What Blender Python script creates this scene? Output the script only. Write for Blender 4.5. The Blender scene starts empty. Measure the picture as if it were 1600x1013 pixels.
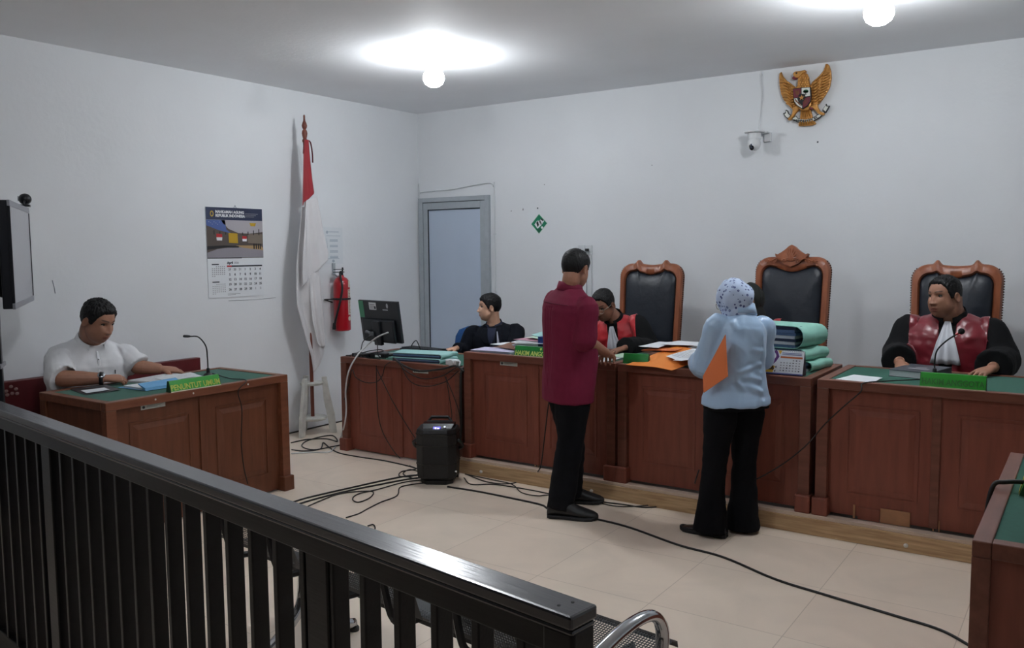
import bpy, math, random
from math import pi, sin, cos, radians, sqrt, exp, atan2
from mathutils import Vector, Matrix, noise as mnoise
from mathutils.bvhtree import BVHTree

sc = bpy.context.scene
col = sc.collection
V = Vector
random.seed(7)

# ------------------------------------------------------------------ camera
def make_camera():
    yaw, pitch, roll, f = -.6019, -.0869, -.0083, 1335.0
    fw = V((sin(yaw)*cos(pitch), cos(yaw)*cos(pitch), sin(pitch)))
    r = V((cos(yaw), -sin(yaw), 0)); u = r.cross(fw)
    r2 = r*cos(roll)+u*sin(roll); u2 = -r*sin(roll)+u*cos(roll)
    cd = bpy.data.cameras.new('camera'); cam = bpy.data.objects.new('camera', cd); col.objects.link(cam)
    m = Matrix((r2, u2, -fw)).transposed().to_4x4()
    m.translation = V((5.815, -6.788, 1.6))
    cam.matrix_world = m
    cd.sensor_width = 36; cd.lens = f/1600*36; cd.clip_start = .05
    sc.camera = cam
make_camera()

# ------------------------------------------------------------------ world, exposure
w = bpy.data.worlds.new('world'); sc.world = w; w.use_nodes = True
w.node_tree.nodes['Background'].inputs[0].default_value = (.75, .85, 1, 1)
w.node_tree.nodes['Background'].inputs[1].default_value = .05
sc.view_settings.view_transform = 'Standard'; sc.view_settings.look = 'None'
sc.view_settings.exposure = EXPOSURE = 1.06
sc.view_settings.gamma = 1; sc.view_settings.use_curve_mapping = False
BULB_POWER = 84.0          # emission strength of the two lamps over the bench
FILL_POWER = 82.0           # added unseen bulb above the frame, fills desk fronts and floor
BULB_COL = (.93, .965, 1.0)

# ------------------------------------------------------------------ helpers
def lin(c):
    return tuple(((x/255)/12.92 if x/255 <= .04045 else ((x/255+.055)/1.055)**2.4) for x in c)

MATS = {}
def M(name, rgb, rough=.5, metal=0, var=0, scale=8, bump=0, bscale=60, spec=.5, stretch=(1, 1, 1), rgb2=None,
      emit=0, sheen=0, coat=0, alpha=1, attr=False, detail=4):
    if name in MATS: return MATS[name]
    m = bpy.data.materials.new(name); MATS[name] = m; m.use_nodes = True
    nt = m.node_tree; N = nt.nodes; L = nt.links; b = N['Principled BSDF']
    b.inputs['Roughness'].default_value = rough; b.inputs['Metallic'].default_value = metal
    b.inputs['Specular IOR Level'].default_value = spec
    if sheen: b.inputs['Sheen Weight'].default_value = sheen
    if coat: b.inputs['Coat Weight'].default_value = coat; b.inputs['Coat Roughness'].default_value = .2
    c = lin(rgb)
    b.inputs['Base Color'].default_value = (*c, 1)
    if alpha < 1: b.inputs['Alpha'].default_value = alpha
    if emit:
        b.inputs['Emission Color'].default_value = (*c, 1); b.inputs['Emission Strength'].default_value = emit
    tc = N.new('ShaderNodeTexCoord'); mp = N.new('ShaderNodeMapping'); L.new(tc.outputs['Object'], mp.inputs[0])
    mp.inputs['Scale'].default_value = stretch
    out = None
    if var or rgb2:
        nz = N.new('ShaderNodeTexNoise'); nz.inputs['Scale'].default_value = scale; nz.inputs['Detail'].default_value = detail
        L.new(mp.outputs[0], nz.inputs['Vector'])
        mx = N.new('ShaderNodeMix'); mx.data_type = 'RGBA'
        cr = N.new('ShaderNodeMapRange'); cr.inputs[1].default_value = .3; cr.inputs[2].default_value = .7
        L.new(nz.outputs[0], cr.inputs[0]); L.new(cr.outputs[0], mx.inputs[0])
        if rgb2: c2 = lin(rgb2)
        else: c2 = tuple(min(1, x*(1+var)) for x in c); c = tuple(x*(1-var) for x in c)
        mx.inputs[6].default_value = (*c, 1); mx.inputs[7].default_value = (*c2, 1)
        out = mx.outputs[2]
    if attr:
        at = N.new('ShaderNodeAttribute'); at.attribute_name = 'tint'
        mu = N.new('ShaderNodeMix'); mu.data_type = 'RGBA'; mu.blend_type = 'MULTIPLY'; mu.inputs[0].default_value = 1
        if out: L.new(out, mu.inputs[6])
        else: mu.inputs[6].default_value = (*c, 1)
        L.new(at.outputs['Color'], mu.inputs[7]); out = mu.outputs[2]
    if out: L.new(out, b.inputs['Base Color'])
    if bump:
        n2 = N.new('ShaderNodeTexNoise'); n2.inputs['Scale'].default_value = bscale; n2.inputs['Detail'].default_value = 3
        L.new(mp.outputs[0], n2.inputs['Vector'])
        bp = N.new('ShaderNodeBump'); bp.inputs['Strength'].default_value = bump; bp.inputs['Distance'].default_value = .01
        L.new(n2.outputs[0], bp.inputs['Height']); L.new(bp.outputs[0], b.inputs['Normal'])
    return m

class MB:
    def __init__(s): s.v = []; s.f = []; s.mi = []; s.cur = 0
    def add(s, vs, fs):
        o = len(s.v); s.v += [V(p) for p in vs]
        for f in fs: s.f.append([i+o for i in f]); s.mi.append(s.cur)
        return s
    def box(s, x0, y0, z0, x1, y1, z1, mat=None):
        x0, x1 = min(x0, x1), max(x0, x1); y0, y1 = min(y0, y1), max(y0, y1); z0, z1 = min(z0, z1), max(z0, z1)
        vs = [(x, y, z) for z in (z0, z1) for y in (y0, y1) for x in (x0, x1)]
        if mat: vs = [mat @ V(p) for p in vs]
        return s.add(vs, [(0, 2, 3, 1), (4, 5, 7, 6), (0, 1, 5, 4), (2, 6, 7, 3), (0, 4, 6, 2), (1, 3, 7, 5)])
    def loft(s, rings, cap=True, closed=True):
        n = len(rings[0]); vs = [p for r in rings for p in r]; fs = []
        for i in range(len(rings)-1):
            for j in range(n if closed else n-1):
                a = i*n+j; b = i*n+(j+1) % n
                fs.append((a, b, b+n, a+n))
        if cap:
            fs.append(tuple(range(n-1, -1, -1))); fs.append(tuple((len(rings)-1)*n+j for j in range(n)))
        return s.add(vs, fs)
    def tube(s, pts, r, seg=8, cap=True, round_end=False, flat=1.0, up=None):
        pts = [V(p) for p in pts]; n = len(pts)
        rr = r if isinstance(r, (list, tuple)) else [r]*n
        if round_end:
            d0 = (pts[1]-pts[0]).normalized(); d1 = (pts[-1]-pts[-2]).normalized()
            P = [pts[0]-d0*rr[0]*k for k in (.98, .8, .45)]+pts+[pts[-1]+d1*rr[-1]*k for k in (.45, .8, .98)]
            R = [rr[0]*k for k in (.2, .6, .89)]+list(rr)+[rr[-1]*k for k in (.89, .6, .2)]
            pts, rr, n = P, R, len(P)
        rings = []; prev = None
        for i, p in enumerate(pts):
            t = (pts[min(i+1, n-1)]-pts[max(i-1, 0)]).normalized()
            if prev is None:
                a = V(up) if up else (V((0, 0, 1)) if abs(t.z) < .9 else V((1, 0, 0)))
            else: a = prev
            a = (a-t*a.dot(t))
            if a.length < 1e-6: a = t.orthogonal()
            a.normalize(); prev = a; b = t.cross(a)
            rings.append([p+a*cos(2*pi*k/seg)*rr[i]*flat+b*sin(2*pi*k/seg)*rr[i] for k in range(seg)])
        return s.loft(rings, cap)
    def lathe(s, prof, seg=24, mat=None, center=(0, 0, 0)):
        c = V(center); rings = []
        for r, z in prof:
            ring = [V((r*cos(2*pi*k/seg), r*sin(2*pi*k/seg), z)) for k in range(seg)]
            if mat: ring = [mat @ p for p in ring]
            rings.append([p+c for p in ring])
        return s.loft(rings)
    def prism(s, poly, d0, d1, mat):
        """poly in local xy, extruded along local z, placed by mat"""
        n = len(poly)
        vs = [mat @ V((x, y, d0)) for x, y in poly]+[mat @ V((x, y, d1)) for x, y in poly]
        fs = [tuple(range(n-1, -1, -1)), tuple(range(n, 2*n))]+[(i, (i+1) % n, n+(i+1) % n, n+i) for i in range(n)]
        return s.add(vs, fs)
    def ball(s, c, r, seg=16, rings=10, mat=None):
        c = V(c); r = r if isinstance(r, (tuple, list)) else (r, r, r); R = []
        for i in range(rings+1):
            a = pi*(i+.02 if i == 0 else i-.02 if i == rings else i)/rings
            ring = []
            for k in range(seg):
                p = V((r[0]*sin(a)*cos(2*pi*k/seg), r[1]*sin(a)*sin(2*pi*k/seg), -r[2]*cos(a)))
                ring.append((mat @ p if mat else p)+c)
            R.append(ring)
        return s.loft(R)
    def mesh(s, name):
        me = bpy.data.meshes.new(name); me.from_pydata([tuple(p) for p in s.v], [], s.f)
        return me
    def build(s, name, mats, parent=None, smooth=False, bevel=0, world=False, sub=0, auto=None):
        if world and parent is not None:
            iv = parent_matrix(parent).inverted(); s.v = [iv @ p for p in s.v]
        me = s.mesh(name)
        if not isinstance(mats, (list, tuple)): mats = [mats]
        for m in mats: me.materials.append(m)
        if len(mats) > 1: me.polygons.foreach_set('material_index', s.mi)
        if smooth: me.polygons.foreach_set('use_smooth', [True]*len(me.polygons))
        fixn(me)
        o = bpy.data.objects.new(name, me); col.objects.link(o)
        if parent is not None: o.parent = parent
        if bevel:
            b = o.modifiers.new('b', 'BEVEL'); b.width = bevel; b.segments = 2; b.limit_method = 'ANGLE'; b.angle_limit = radians(40)
            b.harden_normals = False
        if sub:
            u = o.modifiers.new('s', 'SUBSURF'); u.levels = sub; u.render_levels = sub
        if auto:
            for p in me.polygons: p.use_smooth = True
            try: me.set_sharp_from_angle(angle=radians(auto))
            except Exception: pass
        return o

import bmesh
def fixn(me):
    bm = bmesh.new(); bm.from_mesh(me); bmesh.ops.recalc_face_normals(bm, faces=bm.faces); bm.to_mesh(me); bm.free()

def parent_matrix(o):
    m = Matrix.Translation(o.location) @ o.rotation_euler.to_matrix().to_4x4()
    return parent_matrix(o.parent) @ m if o.parent else m

def thing(name, label, cat, loc=(0, 0, 0), rz=0, group=None):
    o = bpy.data.objects.new(name, None); col.objects.link(o); o.empty_display_size = .1
    o.location = loc; o.rotation_euler = (0, 0, rz); tag(o, label, cat, group); return o
def tag(o, label=None, cat=None, group=None, kind=None):
    if label: o['label'] = label
    if cat: o['category'] = cat
    if group: o['group'] = group
    if kind: o['kind'] = kind
    return o
def recenter(o):
    """put the origin of a one-mesh thing at its base"""
    me = o.data; xs = [v.co for v in me.vertices]
    c = V((sum(p.x for p in xs)/len(xs), sum(p.y for p in xs)/len(xs), min(p.z for p in xs)))
    me.transform(Matrix.Translation(-c)); o.location = c; return o

def bez(pts, n=8):
    """Catmull-Rom through the points"""
    P = [V(p) for p in pts]; P = [P[0]*2-P[1]]+P+[P[-1]*2-P[-2]]; out = []
    for i in range(1, len(P)-2):
        for k in range(n):
            t = k/n; a, b, c, d = P[i-1], P[i], P[i+1], P[i+2]
            out.append(.5*((2*b)+(c-a)*t+(2*a-5*b+4*c-d)*t*t+(3*b-a-3*c+d)*t**3))
    out.append(P[-2]); return out

def frame_on(origin, x, y):
    x = V(x).normalized(); y = V(y); y = (y-x*y.dot(x)).normalized(); z = x.cross(y)
    m = Matrix((x, y, z)).transposed().to_4x4(); m.translation = V(origin); return m

FONT = None
def text_mb(body, size, mat, mb=None, align='CENTER', depth=.0006, bold=0, stretch=1.0, lift=0.0):
    """letters as thin solid meshes laid on the local xy plane of mat"""
    c = bpy.data.curves.new('t', 'FONT'); c.body = body; c.size = size; c.align_x = align; c.align_y = 'CENTER'
    c.extrude = depth; c.offset = bold; c.resolution_u = 3
    o = bpy.data.objects.new('t', c); col.objects.link(o)
    dg = bpy.context.evaluated_depsgraph_get(); me = bpy.data.meshes.new_from_object(o.evaluated_get(dg))
    vs = [mat @ V((v.co.x*stretch, v.co.y, v.co.z+depth+lift)) for v in me.vertices]; fs = [tuple(p.vertices) for p in me.polygons]
    bpy.data.objects.remove(o); bpy.data.curves.remove(c); bpy.data.meshes.remove(me)
    mb = mb or MB(); mb.add(vs, fs); return mb
def flat_build(mb, name, mat, parent):
    """like build, in parent's local space, without touching the normals' grouping"""
    return mb.build(name, mat, parent)
# ------------------------------------------------------------------ large structure
H = 2.988; RX = 8.0; RY = -9.4
def wall_mat(name, rgb):
    m = M(name, rgb, rough=.75, var=.035, scale=1.1, bump=.12, bscale=26, spec=.25); return m
WALL = wall_mat('white_paint', (228, 231, 234)); CEIL = wall_mat('ceiling_paint', (240, 242, 245))
def struct(name, mb, m, **k): return tag(mb.build(name, m, **k), kind='structure')
def tile_mat():
    m = bpy.data.materials.new('floor_tile'); m.use_nodes = True; nt = m.node_tree; N = nt.nodes; L = nt.links; b = N['Principled BSDF']
    tc = N.new('ShaderNodeTexCoord'); mp = N.new('ShaderNodeMapping'); L.new(tc.outputs['Object'], mp.inputs[0])
    br = N.new('ShaderNodeTexBrick'); br.offset = 0; br.squash = 1
    br.inputs['Scale'].default_value = 1; br.inputs['Brick Width'].default_value = .6; br.inputs['Row Height'].default_value = .6
    br.inputs['Mortar Size'].default_value = .0022; br.inputs['Mortar Smooth'].default_value = .3; br.inputs['Bias'].default_value = 0
    br.inputs['Color1'].default_value = (*lin((242, 226, 208)), 1); br.inputs['Color2'].default_value = (*lin((238, 220, 202)), 1)
    br.inputs['Mortar'].default_value = (*lin((206, 188, 170)), 1)
    L.new(mp.outputs[0], br.inputs['Vector'])
    nz = N.new('ShaderNodeTexNoise'); nz.inputs['Scale'].default_value = 2.2; nz.inputs['Detail'].default_value = 7; nz.inputs['Distortion'].default_value = 1.2
    L.new(mp.outputs[0], nz.inputs['Vector'])
    mx = N.new('ShaderNodeMix'); mx.data_type = 'RGBA'; mx.blend_type = 'MULTIPLY'
    mr = N.new('ShaderNodeMapRange'); mr.inputs[1].default_value = .35; mr.inputs[2].default_value = .7; mr.inputs[3].default_value = .0; mr.inputs[4].default_value = 1
    L.new(nz.outputs[0], mr.inputs[0]); L.new(mr.outputs[0], mx.inputs[0])
    L.new(br.outputs[0], mx.inputs[6]); mx.inputs[7].default_value = (.90, .90, .90, 1)
    L.new(mx.outputs[2], b.inputs['Base Color'])
    b.inputs['Roughness'].default_value = .34; b.inputs['Specular IOR Level'].default_value = .45
    return m
struct('floor', MB().box(0, 0, -.1, RX, RY, 0), tile_mat())
# shift the tile grid so that joints fall on x = 4.8 and y = -3.36
_fm = bpy.data.materials['floor_tile'].node_tree.nodes
[n for n in _fm if n.type == 'MAPPING'][0].inputs['Location'].default_value = (0, 3.36-3.0, 0)
struct('ceiling', MB().box(0, 0, H, RX, RY, H+.1), CEIL)
struct('wall_left', MB().box(-.12, .12, -.1, 0, RY, H+.1), WALL)
struct('wall_back', MB().box(-.12, 0, -.1, RX, .12, H+.1), WALL)
struct('wall_right', MB().box(RX, .12, -.1, RX+.12, RY, H+.1), WALL)
struct('wall_front', MB().box(-.12, RY-.12, -.1, RX+.12, RY, H+.1), M('far_wall_painted_shade', (92, 88, 86), rough=.9, var=.05))  # dark colour stands in for an unlit rear, keeps the rail front dark

# door in the corner of the back wall: grey aluminium frame, frosted leaf
ALU = M('grey_aluminium', (166, 174, 180), rough=.5, metal=.0, var=.05, scale=20)
ALU2 = M('dark_gasket', (30, 36, 44), rough=.6)
FROST = M('frosted_door_leaf', (186, 200, 218), rough=.4, var=.02, scale=3)
d = MB(); d.box(.018, 0, 0, .072, -.035, 2.13).box(.862, 0, 0, .912, -.035, 2.13).box(.072, 0, 2.085, .862, -.035, 2.13)
door = struct('door_1', d, ALU, bevel=.003)
d = MB(); d.box(.076, 0, 0, .134, -.026, 2.08).box(.80, 0, 0, .858, -.026, 2.08).box(.134, 0, 2.012, .80, -.026, 2.08).box(.134, 0, 0, .8, -.026, .1)
d.build('door_frame', ALU, door, bevel=.003)
d = MB(); d.box(.134, -.0, .1, .141, -.0235, 2.012).box(.134, 0, 2.004, .8, -.0235, 2.012).box(.072, 0, 0, .076, -.02, 2.085).box(.858, 0, 0, .862, -.02, 2.085).box(.072, 0, 2.08, .862, -.02, 2.085)
d.build('gasket', ALU2, door)
MB().box(.141, 0, .1, .8, -.014, 2.004).build('frosted_panel', FROST, door)
for z in (1.83, .6): MB().box(.066, -.03, z-.05, .082, -.042, z+.05).build('hinge', ALU, door, bevel=.003)
t = thing('cable_conduit', 'thin white surface conduit running over and down beside the grey door', 'conduit', (.02, 0, 0))
mb = MB(); mb.tube(bez([(.008, -.010, .3), (.010, -.010, 2.13), (.03, -.010, 2.19), (.2, -.010, 2.2), (.45, -.010, 2.206), (.7, -.010, 2.232), (.9, -.010, 2.245), (.955, -.010, 2.21), (.965, -.010, 2.1), (.965, -.010, .5)], 6), .006, 6)
PVC = M('white_pvc', (214, 218, 220), rough=.45)
mb.build('conduit_pipe', PVC, t, smooth=True, world=True)
mb = MB()
for z in (1.75, 1.2, .8): mb.box(.952, -.001, z-.006, .978, -.019, z+.006)
mb.build('clip', PVC, t, world=True)

# dais under the judges, with its raw timber front
PLY = M('raw_timber', (216, 184, 142), rough=.7, var=.0, rgb2=(168, 134, 98), scale=5, stretch=(.9, 6, 14), bump=.15, bscale=30)
PLYTOP = M('planed_timber_edge', (216, 194, 176), rough=.65, var=.12, scale=14, stretch=(.6, 5, 5))
DAISTOP = M('dais_top', (150, 138, 124), rough=.6, var=.05)
dais = struct('floor_dais', MB().box(2.075, 0, 0, RX, -2.0, .105), DAISTOP)
b = MB(); b.box(2.07, -1.99, 0, 4.05, -2.026, .093).box(4.053, -1.99, 0, 5.9, -2.026, .093)
struct('trim_1', b, PLY, bevel=.002)
struct('trim_2', MB().box(2.07, -1.96, .093, 5.9, -2.018, .113), PLYTOP, bevel=.002)
b = MB()
for x in (2.27, 3.16, 5.04): b.lathe([(.001, -.003), (.011, -.003), (.012, .006), (.006, .010), (.001, .011)], 10, Matrix.Translation((x, -2.026, .036)) @ Matrix.Rotation(pi/2, 4, 'X'))
struct('trim_3', b, M('white_plug', (225, 222, 214), rough=.5), smooth=True)
struct('baseboard_left', MB().box(0, -.06, 0, .006, -2.5, .012), M('grout_dark', (70, 66, 62), rough=.8))

# old screw holes, scuffs on the walls
b = MB()
for x, z, r in ((1.155, 1.968, .005), (1.29, 1.975, .006), (1.29, 1.986, .004), (1.455, 1.985, .008), (2.62, 2.31, .004), (4.0, 2.40, .007), (1.53, 2.2, .004)): b.ball((x, -.001, z), (r, .002, r), 8, 4)
struct('trim_4', b, M('hole_dark', (70, 74, 80), rough=.9))
b = MB(); b.tube([(.001, -3.79, 1.42), (.001, -3.78, 1.37), (.001, -3.775, 1.33)], .003, 5)
b.tube([(.001, -2.38, 1.205), (.001, -2.1, 1.20), (.001, -1.9, 1.206)], .002, 5)
struct('trim_5', b, M('scuff_grey', (150, 155, 162), rough=.9))

# ------------------------------------------------------------------ ceiling lamps
BULB = bpy.data.materials.new('lit_bulb'); BULB.use_nodes = True
_n = BULB.node_tree.nodes; _n.remove(_n['Principled BSDF']); _e = _n.new('ShaderNodeEmission')
_e.inputs[0].default_value = (*BULB_COL, 1); _e.inputs[1].default_value = BULB_POWER
BULB.node_tree.links.new(_e.outputs[0], _n['Material Output'].inputs[0])
FILL_BULB = BULB.copy(); FILL_BULB.name = 'lit_fill_bulb'; [n for n in FILL_BULB.node_tree.nodes if n.type == 'EMISSION'][0].inputs[1].default_value = FILL_POWER
LAMPW = M('lamp_holder_white', (225, 228, 230), rough=.4)
def lamp(x, y, label, m):
    t = thing('ceiling_lamp', label, 'lamp', (x, y, H), 0, 'bare bulbs on the ceiling')
    MB().lathe([(.001, -.022), (.03, -.024), (.066, -.012), (.072, -.004), (.072, .0), (.001, .0)], 28).build('ceiling_rose', LAMPW, t, auto=40)
    MB().lathe([(.001, -.07), (.024, -.07), (.026, -.045), (.032, -.024), (.03, -.02), (.001, -.02)], 24).build('lamp_socket', LAMPW, t, auto=40)
    MB().lathe([(.002, -.226), (.035, -.220), (.063, -.200), (.076, -.172), (.076, -.15), (.066, -.122), (.048, -.1), (.030, -.085), (.022, -.07), (.002, -.068)], 28).build('bulb', m, t, smooth=True)
lamp(1.83, -1.95, 'lit round bulb hanging from the ceiling near the room corner above the computer desk', BULB)
lamp(4.80, -1.87, 'lit bulb cut by the top edge of the photo above the middle judge', BULB)
lamp(3.3, -4.9, 'added unseen fill bulb over the open floor before the railing, above the top edge of the photo', FILL_BULB)  # out of view, added to light the desk fronts and floor

# ------------------------------------------------------------------ desks
WOOD = M('brown_stained_wood', (142, 79, 62), rough=.45, var=0, rgb2=(124, 67, 53), scale=4, stretch=(7, 7, .8), spec=.4, bump=.04, bscale=40)
WOODL = M('orange_brown_wood', (112, 66, 44), rough=.45, var=0, rgb2=(94, 53, 34), scale=4, stretch=(7, 7, .8), spec=.4, bump=.04, bscale=40)
WOODE = M('brown_edge_wood', (128, 78, 62), rough=.42, rgb2=(108, 62, 48), scale=5, stretch=(1, 6, 6), spec=.45)
WOODLE = M('orange_edge_wood', (126, 76, 52), rough=.42, rgb2=(106, 60, 40), scale=5, stretch=(1, 6, 6), spec=.45)
WORN = M('worn_bare_wood', (176, 128, 92), rough=.7, var=.15, scale=20)
FELT = M('green_felt', (30, 92, 76), rough=.95, var=.08, scale=60, spec=.15, sheen=.2)
PLATE = M('inventory_sticker', (190, 196, 190), rough=.4)
INK = M('dark_ink', (52, 58, 66), rough=.7)
GREENINK = M('green_seal', (30, 88, 60), rough=.6)
def desk(name, label, loc, rz, Lx, D, Hh, wood, edge, panels=2, sticker=None, end_panels=True, patches=None, feet=True, scuffs=False):
    t = thing(name, label, 'desk', loc, rz, 'court desks')
    P = .062; R = .048
    # top frame, mitred look: four rails round the felt
    mb = MB(); mb.box(0, 0, Hh-R, Lx, .05, Hh).box(0, .05, Hh-R, .05, D, Hh).box(Lx-.05, .05, Hh-R, Lx, D, Hh).box(.05, D-.04, Hh-R, Lx-.05, D, Hh)
    mb.build('top_frame', edge, t, bevel=.004)
    MB().box(.05, .05, Hh-R, Lx-.05, D-.04, Hh-.006).build('felt_top', FELT, t)
    for x in (0, Lx-P):
        MB().box(x, 0, .0 if not feet else .09, x+P, P*.8, Hh-R).build('corner_post', edge, t, bevel=.003)
        MB().box(x, D-P, 0, x+P, D, Hh-R).build('corner_post', wood, t, bevel=.003)
    if feet:
        for x in (0, Lx-P):
            MB().box(x-.012, -.024, -.004, x+P+.012, P*.8+.02, .098).build('foot_block', wood, t, bevel=.008)
    # front: panels recessed behind the posts, raised fields with a routed border
    n = panels; x0 = P; x1 = Lx-P; wd = (x1-x0)/n; zb = .012; zt = Hh-R
    for i in range(n):
        a = x0+wd*i; b = a+wd; mb = MB(); yy = .036
        mb.box(a, yy, zb, b, yy+.018, zt)
        fa, fb, fz, ft = a+.09, b-.09, zb+.115, zt-.09
        for (s, dep, e) in ((0, .000, .0),):
            # routed groove: four sloping strips
            g = .014
            def quad(*q): mb.add(q, [(0, 1, 2, 3)])
            y0, y1 = yy-.0005, yy+.0005
        mb.box(fa, yy-.004, fz, fb, yy, fz+.012).box(fa, yy-.004, ft-.012, fb, yy, ft).box(fa, yy-.004, fz+.012, fa+.012, yy, ft-.012).box(fb-.012, yy-.004, fz+.012, fb, yy, ft-.012)
        # the raised field: a shallow pyramid frustum
        h = .007; s = .03; A, B, C, E = fa+.02, fb-.02, fz+.02, ft-.02
        o = [(A, yy, C), (B, yy, C), (B, yy, E), (A, yy, E), (A+s, yy-h, C+s), (B-s, yy-h, C+s), (B-s, yy-h, E-s), (A+s, yy-h, E-s)]
        mb.add(o, [(0, 1, 5, 4), (1, 2, 6, 5), (2, 3, 7, 6), (3, 0, 4, 7), (4, 5, 6, 7)])
        pn = mb.build('front_panel', wood, t)
        if i:
            MB().box(a-.03, yy-.010, zb, a+.012, yy, zt).build('stile', edge if scuffs else wood, t, bevel=.003)
    MB().box(x0, .03, Hh-R-.03, x1, .05, Hh-R).build('apron', wood, t)
    for x in (.012, Lx-.03):
        MB().box(x, P*.8, .02, x+.018, D-P, Hh-R).build('side_panel', wood, t)
    if patches:
        for (a, c, b2, e, mm) in patches: MB().box(a, .0275, c, b2, .0365, e).build('bare_patch', mm, t)
    if sticker:
        sx, sw = sticker
        s = MB().box(sx, .0285, Hh-R-.029, sx+sw, .0303, Hh-R+.009-.012).build('inventory_label', PLATE, t)
        e = MB(); e.lathe([(.0005, 0), (.0085, 0), (.0085, .0008), (.0005, .0008)], 16, frame_on((sx+.017, .0285, Hh-R-.0155), (1, 0, 0), (0, 0, 1)))
        for k in range(3): e.box(sx+.036, .0279, Hh-R-.008-k*.006, sx+sw-.012-.02*k, .0285, Hh-R-.0065-k*.006)
        e.build('label_print', INK, s)
    return t
BH = .759
desk('judge_bench', 'brown panelled judge bench nearest the computer desk, behind the man in the maroon shirt', (2.093, -1.986, .115), 0, 1.215, .70, BH, WOOD, WOODE, 2, (.30, .145),
     patches=[(.585, 0, .590, .06, WORN), (.606, 0, .612, .075, WORN)])
desk('judge_bench', 'brown panelled middle judge bench carrying the tall pale green file stack', (3.325, -1.986, .115), 0, 1.2, .70, BH, WOOD, WOODE, 2)
desk('judge_bench', 'brown panelled judge bench with patched bare wood along its lower front', (4.557, -1.986, .115), 0, 1.215, .70, BH, WOOD, WOODE, 2,
     patches=[(.20, -.0, .21, .075, WORN), (.34, -.0, .487, .078, WORN), (.225, .0, .335, .066, WOOD), (.596, .0, .602, .10, WORN), (.624, 0, .629, .06, WORN)], scuffs=True)
desk('clerk_desk', 'low brown panelled desk carrying the computer, hung with tangled cables', (.83, -1.965, 0), 0, 1.225, .68, .758, WOOD, WOODE, 2, (.74, .15))
desk('prosecutor_desk', 'orange-brown panelled desk with green felt top where the man in white sits', (1.366, -4.243, 0), radians(90), 1.275, .71, .78, WOODL, WOODLE, 2, (.225, .155))
_pd = bpy.data.objects['prosecutor_desk']
for _x in (.30, .55, .95): MB().ball((_x, -.001, .757), (.006, .003, .006), 10, 6).build('screw_cap', M('white_plug', (225, 222, 214)), _pd)
desk('defence_desk', 'brown desk with green felt top cut off by the right edge of the photo', (5.548, -2.825, 0), radians(-90), 1.262, .74, .762, WOOD, WOODE, 2)
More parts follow.
